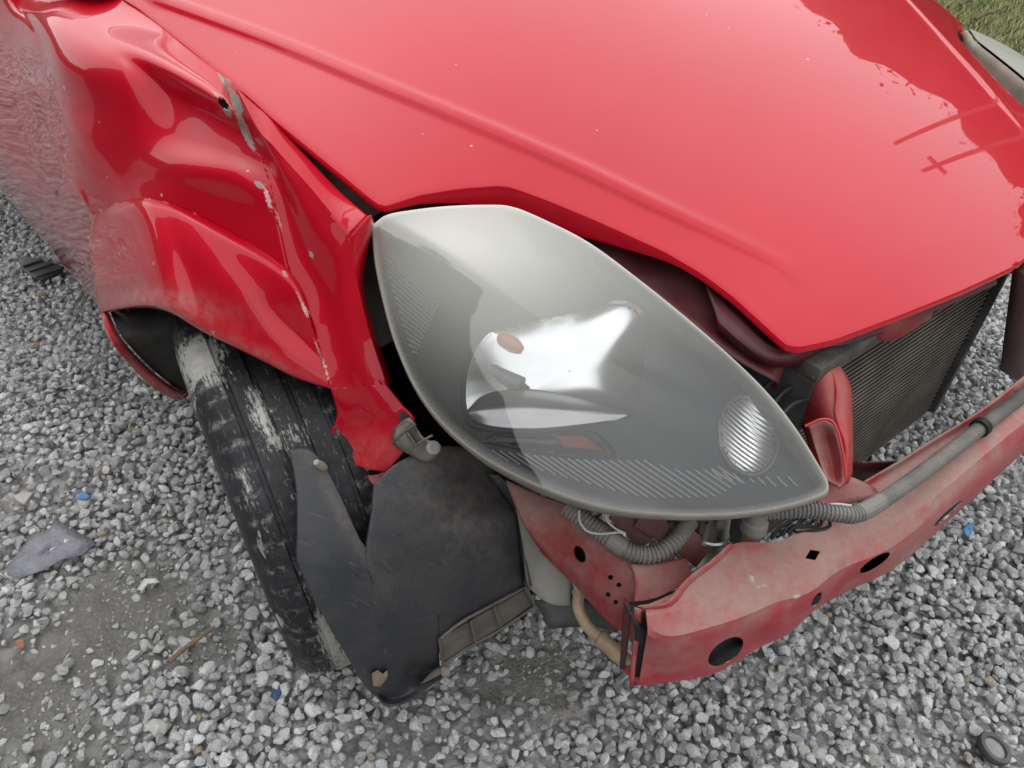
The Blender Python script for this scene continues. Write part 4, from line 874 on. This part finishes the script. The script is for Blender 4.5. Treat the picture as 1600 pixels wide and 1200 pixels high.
# ---- the rest of the body, mostly out of frame
def mwing():
    """undamaged left wing: mirror of a clean section"""
    gapl = [(f, l) for f, l in zip(Bd[::8, 0], Bd[::8, 1]) if f < -.69]
    rows = []
    for dl, dz in ((.004, -.004), (-.02, -.006), (-.05, -.02), (-.085, -.055), (-.112, -.12), (-.125, -.22)):
        rows.append([W(f, l+dl*(1-.25*max(0, (f+1.0)/.3)), zh(f, l)+dz) for f, l in gapl])
    return np.array(rows)
mw = mwing(); mb = MB(); mb.grid(mir(surf(mw, 2, 6))); o = part(mb, 'front_wing', M_PAINT, solid=.0015); o.name = 'front_wing'
low_ = [W(-1.62, .14, .5), W(-1.62, .17, .22), W(-1.62, .2, .2)]
def body_side(m):
    f0, f1 = -2.0, -3.75
    R5 = np.array([[W(f, l+dl, z) for f, dl in ((f0, 0), (-2.6, -.02), (-3.2, -.01), (f1, .06))] for l, z in ((.20, .955), (.17, .92), (.152, .82), (.138, .72), (.13, .63), (.12, .52), (.15, .32), (.18, .21), (.22, .19))])
    return m(surf(R5, 5, 3))
idt = lambda q: q
for m in (idt, mir):
    mb = MB(); mb.grid(body_side(m)); part(mb, 'side_panel', M_PAINT, solid=.002)
mb = MB(); L6 = np.array([[W(-1.50, l, .93+.0*l) for l in (.24, .6, LC, 1.5, 1.87)], [W(-1.62, l, 1.03) for l in (.22, .6, LC, 1.5, 1.89)]]); 
L6 = np.array([[W(-1.55, l, float(zh(-1.55, l))-.01) for l in (.25, .6, LC, 1.51, 1.86)], [W(-1.66, l, 1.02-.08*(l-LC)**2) for l in (.2, .6, LC, 1.51, 1.91)]]); mb.grid(surf(L6, 4, 3)); part(mb, 'cowl', M_DARK, solid=.004)
WS = np.array([[W(-1.66, l, 1.03-.08*(l-LC)**2) for l in (.2, .6, LC, 1.51, 1.91)], [W(-2.0, l, 1.24-.06*(l-LC)**2) for l in (.27, .62, LC, 1.49, 1.84)], [W(-2.35, l, 1.42-.06*(l-LC)**2) for l in (.36, .65, LC, 1.46, 1.75)]])
M_GLASS = simple('car_glass', (.01, .012, .012), .03)
mb = MB(); mb.grid(surf(WS, 6, 6)); part(mb, 'windscreen', M_GLASS, solid=.004)
RO = np.array([[W(f, l, z-.06*(l-LC)**2) for l in (.36+e, .65, LC, 1.46, 1.75-e)] for f, z, e in ((-2.35, 1.422, 0), (-2.8, 1.46, 0), (-3.4, 1.42, .02), (-3.8, 1.36, .05))])
mb = MB(); mb.grid(surf(RO, 5, 5)); part(mb, 'roof', M_PAINT, solid=.003)
for m in (idt, mir):
    mb = MB(); mb.grid(m(surf(np.array([[W(-1.7, .2, 1.0), W(-2.0, .27, 1.215), W(-2.35, .36, 1.39), W(-3.0, .36, 1.41), W(-3.75, .40, 1.33)], [W(-1.72, .16, .955), W(-2.2, .155, .955), W(-2.6, .14, .955), W(-3.1, .145, .955), W(-3.75, .22, .955)]]), 4, 5))); part(mb, 'side_window', M_GLASS, solid=.004)
mb = MB(); mb.grid(surf(np.array([[W(-3.8, l, 1.36) for l in (.41, LC, 1.70)], [W(-3.95, l, .95) for l in (.25, LC, 1.86)], [W(-3.98, l, .5) for l in (.25, LC, 1.86)], [W(-3.9, l, .22) for l in (.28, LC, 1.83)]]), 5, 5)); part(mb, 'tailgate', M_PAINT, solid=.004)
mb = MB(); mb.box(W(-2.6, LC, .27), Fv*1.2, Lv*.78, Zv*.06); part(mb, 'floor_pan', M_BLACK)
wheel(W(-3.32, .255, .293), CAR, 'wheel'); wheel(W(-3.32, 2*LC-.255, .293), CAR, 'wheel', -1); wheel(W(-.85, 2*LC-.2625, .293), CAR, 'wheel', -1)
# the other headlamp, seen as a grey edge beyond the bonnet
def mirror_mesh(src, name, parent, mat=None):
    me = src.data; n = len(me.vertices); V = np.empty(n*3); me.vertices.foreach_get('co', V); V = mir(V.reshape(-1, 3))
    mb = MB(); mb.add(V, [tuple(p.vertices)[::-1] for p in me.polygons]); return mb.build(name, mat or me.materials[0], parent, ang=50)
lamp2 = mirror_mesh(lamp, 'headlight', CAR)
M_HAZ = simple('fogged_cover', (.22, .22, .185), .6, col2=(.27, .27, .23), sc=10, spec=.2); mirror_mesh(lens, 'clear_cover', lamp2, M_HAZ)
lamp2['label'] = 'fogged left headlight at the far side of the bonnet'

# ------------------------------------------------------------------ litter on the gravel
def shard(name, pxs, z, th, mat, label, cat, wav=.003, group=None, tilt=0):
    P = np.array([PZ(x, y, z) for x, y in pxs]); c = P.mean(0); n = len(P)
    rows = []
    for s_ in (1, .66, .33, .02):
        ring = c+(P-c)*s_; ring[:, 2] += wav*np.sin(np.arange(n)*2.4+s_*5)*(s_*.8+.2)+tilt*((ring-c)@Lv); rows.append(ring)
    mb = MB(); mb.grid(np.array(rows), close=True); o = mb.build(name, mat, None, ang=40, solid=th); return tag(o, label, cat, group)
M_BP = simple('black_broken_plastic', (.018, .018, .020), .45, col2=(.035, .035, .037), dust=(.2, .19, .17), damt=.3)
sh = thing('plastic_fragment', 'broken black ribbed plastic piece on gravel near the sill', 'debris', tuple(PZ(60, 420, .02)))
cc = [(28, 408), (40, 400), (62, 405), (80, 410), (99, 416), (92, 424), (66, 438), (50, 432), (33, 420)]
mb = MB(); P = np.array([PZ(x, y, .026) for x, y in cc]); mb.grid(np.array([P-Zv*.012, P, P.mean(0)+(P-P.mean(0))*.9+Zv*.003]), close=True); k = len(cc); mb.f.append(tuple(range(2*k, 3*k))); mb.build('plate', M_BP, sh)
for a, b in (((46, 424), (84, 411)), ((56, 433), (95, 419)), ((36, 416), (66, 406))):
    mb = MB(); mb.tube([PZ(*a, .032), PZ(*b, .032)], .003, 6); mb.build('stiffening_rib', M_BP, sh)
t = NT('grey_film'); c = t.mix(t.ramp(t.noise(40, 7, .7), .35, .65), (.13, .135, .155), (.22, .225, .25)); c = t.mix(t.ramp(t.noise(120, 5, .7), .62, .68), c, (.03, .03, .03)); t.p(col=c, rough=.5); t.bump(t.noise(30, 5), .6, .01)
shard('plastic_sheet', [(8, 885), (30, 865), (52, 835), (75, 828), (88, 814), (108, 820), (125, 834), (152, 848), (128, 866), (98, 876), (68, 890), (30, 904), (12, 900)], .024, .001, t.m, 'torn dusty grey plastic sheet lying on the earth', 'plastic sheet', .003)
mb = MB(); st = cr1([PZ(264, 1034, .018), PZ(290, 1012, .022), PZ(312, 996, .024), PZ(336, 979, .028)], 6); mb.tube(st, np.linspace(.0045, .0032, len(st))*(1+.12*np.sin(np.arange(len(st))*1.7)), 8)
tag(mb.build('stick', simple('dry_wood', (.22, .15, .09), .8, col2=(.13, .09, .06), sc=60)), 'short dry brown stick lying left of the front tyre', 'stick')
M_WHT = simple('white_scrap', (.62, .62, .58), .7, col2=(.45, .45, .42), sc=60); M_BLU = simple('blue_scrap', (.05, .17, .36), .5, col2=(.1, .27, .5), sc=80); M_GRY = simple('grey_tile', (.42, .41, .38), .6, col2=(.34, .33, .31), sc=60); M_ORG = simple('orange_brick', (.42, .17, .09), .9, col2=(.33, .13, .08), sc=90)
shard('tile_chip', [(20, 776), (38, 770), (55, 770), (46, 780), (38, 790), (28, 784)], .026, .003, M_GRY, 'flat pale grey chip near the left picture edge', 'chip', .0)
shard('plastic_scrap', [(118, 772), (132, 769), (142, 775), (134, 781), (122, 780)], .026, .0012, M_BLU, 'small crumpled blue scrap left of the wheel', 'litter', .002, 'blue scraps')
shard('plastic_scrap', [(1504, 826), (1512, 817), (1522, 820), (1518, 834), (1509, 840)], .028, .0012, M_BLU, 'small blue scrap on gravel right of the crossmember', 'litter', .003, 'blue scraps')
shard('plastic_scrap', [(424, 1090), (430, 1062), (438, 1066), (440, 1084), (432, 1096)], .018, .0012, simple('navy_scrap', (.03, .07, .15), .6), 'dark blue scrap just left of the tyre foot', 'litter', .002, 'blue scraps')
shard('paper_scrap', [(213, 920), (226, 906), (244, 903), (250, 910), (232, 914), (222, 922)], .024, .0012, M_WHT, 'crumpled white paper scrap on bare earth', 'litter', .003, 'paper scraps')
shard('paper_scrap', [(522, 1120), (534, 1116), (552, 1116), (548, 1126), (534, 1130)], .022, .0012, M_WHT, 'cream paper scrap below the tyre foot', 'litter', .002, 'paper scraps')
def rock(name, x, y, r, mat, label, z=.016, cat='stone', grp=None):
    b, T = rock_bases(3, 1); mb = MB(); mb.add(b[0]*r+PZ(x, y, z), [tuple(q) for q in T]); return tag(mb.build(name, mat, None, ang=30), label, cat, grp)
M_BIG = simple('pale_granite', (.46, .45, .42), .85, col2=(.3, .3, .29), sc=160, bump=.4)
rock('stone', 248, 1136, .0175, M_BIG, 'largest pale stone on the earth near the lower left')
rock('stone', 285, 1048-0, .0135, M_BIG, 'pale rounded stone just below the stick')
rock('brick_chip', 32, 1006, .009, M_ORG, 'small orange brick chip near the left edge', cat='chip')
rock('stone', 95, 1047, .013, M_BIG, 'pale stone between the orange chip and the stick')
cap = thing('rubber_cap', 'round black rubber cap with grey disc in the bottom right corner', 'rubber cap', tuple(PZ(1553, 1168, .02)))
ca = Zv+.25*RT-.3*Fv*0; ca = ca/np.linalg.norm(ca); cpos = PZ(1553, 1170, .024)
mb = MB(); mb.lathe(cpos, ca, [(-.006, .016), (-.006, .024), (.002, .0255), (.006, .024), (.006, .0175), (.002, .0165)], 32); mb.build('rim', simple('cap_rubber', (.035, .035, .037), .6, dust=(.2, .19, .18), damt=.5), cap)
mb = MB(); mb.lathe(cpos, ca, [(.001, .017), (.0025, .012), (.002, .0005)], 28); mb.build('disc', simple('cap_disc', (.30, .30, .29), .6, col2=(.2, .2, .2)), cap)

# ------------------------------------------------------------------ grass beyond the car
GQ = PZ(1545, 30, 0)
t = NT('turf_soil'); t.p(col=t.mix(t.ramp(t.noise(18, 6), .35, .65), (.07, .075, .03), (.13, .10, .06)), rough=.95); t.bump(t.noise(60, 5), .5, .01)
mb = MB(); gA = [PZ(1380, 170, .012), PZ(1500, 330, .012)]
mb.add([W(-9, 2.75, .012), W(3, 2.75, .012), W(3, 22, .012), W(-9, 22, .012)], [(0, 1, 2, 3)]); g = mb.build('grass_soil', t.m, smooth=False); g.name = 'verge'; g['kind'] = 'structure'
n = 60000; cx = PZ(1545, 40, 0)
P = np.column_stack([rng.normal(cx[0]+.25, .85, n), rng.normal(cx[1]+.1, .9, n)]); P = P[(P@Lv[:2]) > 2.78][:42000]; n = len(P)
den = np.sin(P[:, 0]*7+1)*np.sin(P[:, 1]*9)+rng.normal(0, .5, n); P = P[den > -.75]; n = len(P)
hgt = rng.uniform(.012, .045, n); an = rng.uniform(0, 6.28, n); lean = rng.uniform(.3, 1.4, n)*hgt; wd = rng.uniform(.0018, .0035, n)
b0 = np.column_stack([P, np.full(n, .012)]); sdv = np.column_stack([-np.sin(an), np.cos(an), np.zeros(n)])*wd[:, None]; tipv = b0+np.column_stack([np.cos(an)*lean, np.sin(an)*lean, hgt])
V = np.stack([b0-sdv, b0+sdv, tipv], 1).reshape(-1, 3); me = bpy.data.meshes.new('grass'); me.from_pydata(V.tolist(), [], np.arange(3*n).reshape(-1, 3).tolist())
at = me.attributes.new('rnd', 'FLOAT', 'POINT'); at.data.foreach_set('value', np.repeat(rng.random(n), 3).astype(np.float32))
t = NT('grass_blade'); t.p(col=t.ramp(t.attr('rnd'), .2, .9, (.085, .12, .03), (.30, .28, .11)), rough=.7); me.materials.append(t.m)
g = bpy.data.objects.new('grass', me); COL.objects.link(g); g['kind'] = 'stuff'; g['label'] = 'short patchy green and straw grass beyond the car'
M_TWIG = simple('twig_bark', (.10, .07, .05), .85)
for (a, b, r, lb) in (((1524, 31), (1552, 20), .011, 'dark broken twig lying in the grass beyond the far wing'), ((1500, 8), (1520, 2), .009, 'short dark twig at the top edge of the grass')):
    mb = MB(); q = cr1([PZ(*a, .03), (PZ(*a, .03)+PZ(*b, .03))/2+Zv*.012, PZ(*b, .04)], 5); mb.tube(q, np.linspace(r, r*.6, len(q)), 7); tag(mb.build('twig', M_TWIG), lb, 'twig', 'twigs in the grass')

# ------------------------------------------------------------------ surroundings that the paint mirrors
def foliage_bank(name, pts, hh, dep, n, label):
    """a belt of trees: leaf clumps through a lumpy volume"""
    P = cr1(np.array([[a, b, 0] for a, b in pts], float), 12); al = np.concatenate([[0], np.cumsum(np.linalg.norm(np.diff(P, axis=0), axis=1))])
    s_ = rng.random(n)*al[-1]; C_ = np.stack([np.interp(s_, al, P[:, i]) for i in range(3)], -1)
    hm = hh*(.865+.045*np.sin(s_*.9)+.03*np.sin(s_*2.3+1)+.02*np.sin(s_*5.1)); zf = rng.random(n)**.8
    C_[:, :2] += rng.normal(0, dep, (n, 2)); C_[:, 2] = hm*zf
    nrm_ = rng.normal(size=(n, 3)); nrm_ /= np.linalg.norm(nrm_, axis=1)[:, None]; u = np.cross(nrm_, [.3, .5, .8]); u /= np.linalg.norm(u, axis=1)[:, None]; v = np.cross(nrm_, u)
    sz = rng.uniform(.04, .12, n)[:, None]
    V = np.stack([C_+u*sz, C_+v*sz*.6, C_-u*sz, C_-v*sz*.6], 1).reshape(-1, 3)
    Vl = V.tolist(); Fl = np.arange(4*n).reshape(-1, 4).tolist()
    m_ = int(al[-1]/.18); sg = np.linspace(0, al[-1], m_); pg = np.stack([np.interp(sg, al, P[:, i]) for i in range(2)], -1)   # dense inner mass of the belt
    hc = hh*(.90+.045*np.sin(sg*.9)+.03*np.sin(sg*2.3+1)+.02*np.sin(sg*5.1))+rng.normal(0, .014*hh/7, m_)
    k0_ = len(Vl); Vl += [(p[0], p[1], 0.) for p in pg]+[(p[0], p[1], h) for p, h in zip(pg, hc)]
    Fl += [[k0_+i, k0_+i+1, k0_+m_+i+1, k0_+m_+i] for i in range(m_-1)]
    me = bpy.data.meshes.new(name); me.from_pydata(Vl, [], Fl); me.materials.append(M_LEAF)
    o = bpy.data.objects.new(name, me); COL.objects.link(o); o['kind'] = 'stuff'; o['label'] = label; return o
M_LEAF = simple('leaf_mass', (.03, .045, .018), .8, col2=(.07, .085, .035), sc=.8)
def bring(az): return (math.sin(R_(az)), math.cos(R_(az)))
foliage_bank('near_wood', [(15*bring(a)[0], 15*bring(a)[1]) for a in np.linspace(22, 125, 22)], 7.3, .5, 26000, 'dark belt of trees right of the yard, mirrored in the bonnet')
foliage_bank('far_trees', [(27*bring(a)[0], 27*bring(a)[1]) for a in np.linspace(-120, 14, 22)], 6.0, .9, 9000, 'low far belt of trees behind the car')
foliage_bank('rear_trees', [(20*bring(a)[0], 20*bring(a)[1]) for a in np.linspace(120, 245, 22)], 7.0, .9, 9000, 'belt of trees behind the photographer')
M_POLE = simple('pole_wood', (.22, .19, .16), .8)
for az, hh, dd in ((40.5, 8.1, 14.2), (43.5, 7.9, 13.9)):
    t_ = thing('utility_pole', 'wooden utility pole with crossarm, mirrored as a %s in the bonnet' % ('long dark line' if az == 40.5 else 'short dark line'), 'utility pole', (dd*bring(az)[0], dd*bring(az)[1], 0), 'utility poles mirrored in the bonnet')
    b = np.array([dd*bring(az)[0], dd*bring(az)[1], 0.])
    mb = MB(); mb.tube([b, b+Zv*hh*.5, b+Zv*hh], [.065, .055, .045], 10); mb.build('pole', M_POLE, t_)
    if az == 43.5:
        mb = MB(); mb.box(b+Zv*(hh-.5), np.array([.8, -.6, 0])*.22, np.array([.6, .8, 0])*.05, Zv*.05); mb.build('crossarm', M_POLE, t_)
# unseen building on the car's right, added and shaped for wing and lamp reflections
bldg = thing('unseen_building', 'unseen dark building left of the car, shaped for the reflections', 'building', (-5.2, -1, 0))
M_CLAD = simple('dark_cladding', (.045, .045, .048), .7, col2=(.06, .058, .055), sc=1.5, bump=.05)
n = 260; yy = np.linspace(-9, .8, n); zz_ = np.array([0, 7.3]); mb = MB()
mb.grid(np.array([[(-4.5+.02*math.sin(i*1.25), y, z) for i, y in enumerate(yy)] for z in zz_])); mb.build('wall', M_CLAD, bldg)
mb = MB(); mb.box((-6.95, -4.1, 3.6), (2.4, 0, 0), (0, 4.88, 0), (0, 0, 3.6)); mb.build('building_body', M_CLAD, bldg, smooth=False)
mb = MB(); mb.box((-6.9, -4.1, 7.36), (2.6, 0, 0), (0, 5.0, 0), (0, 0, .06)); mb.build('roof', M_CLAD, bldg, smooth=False)
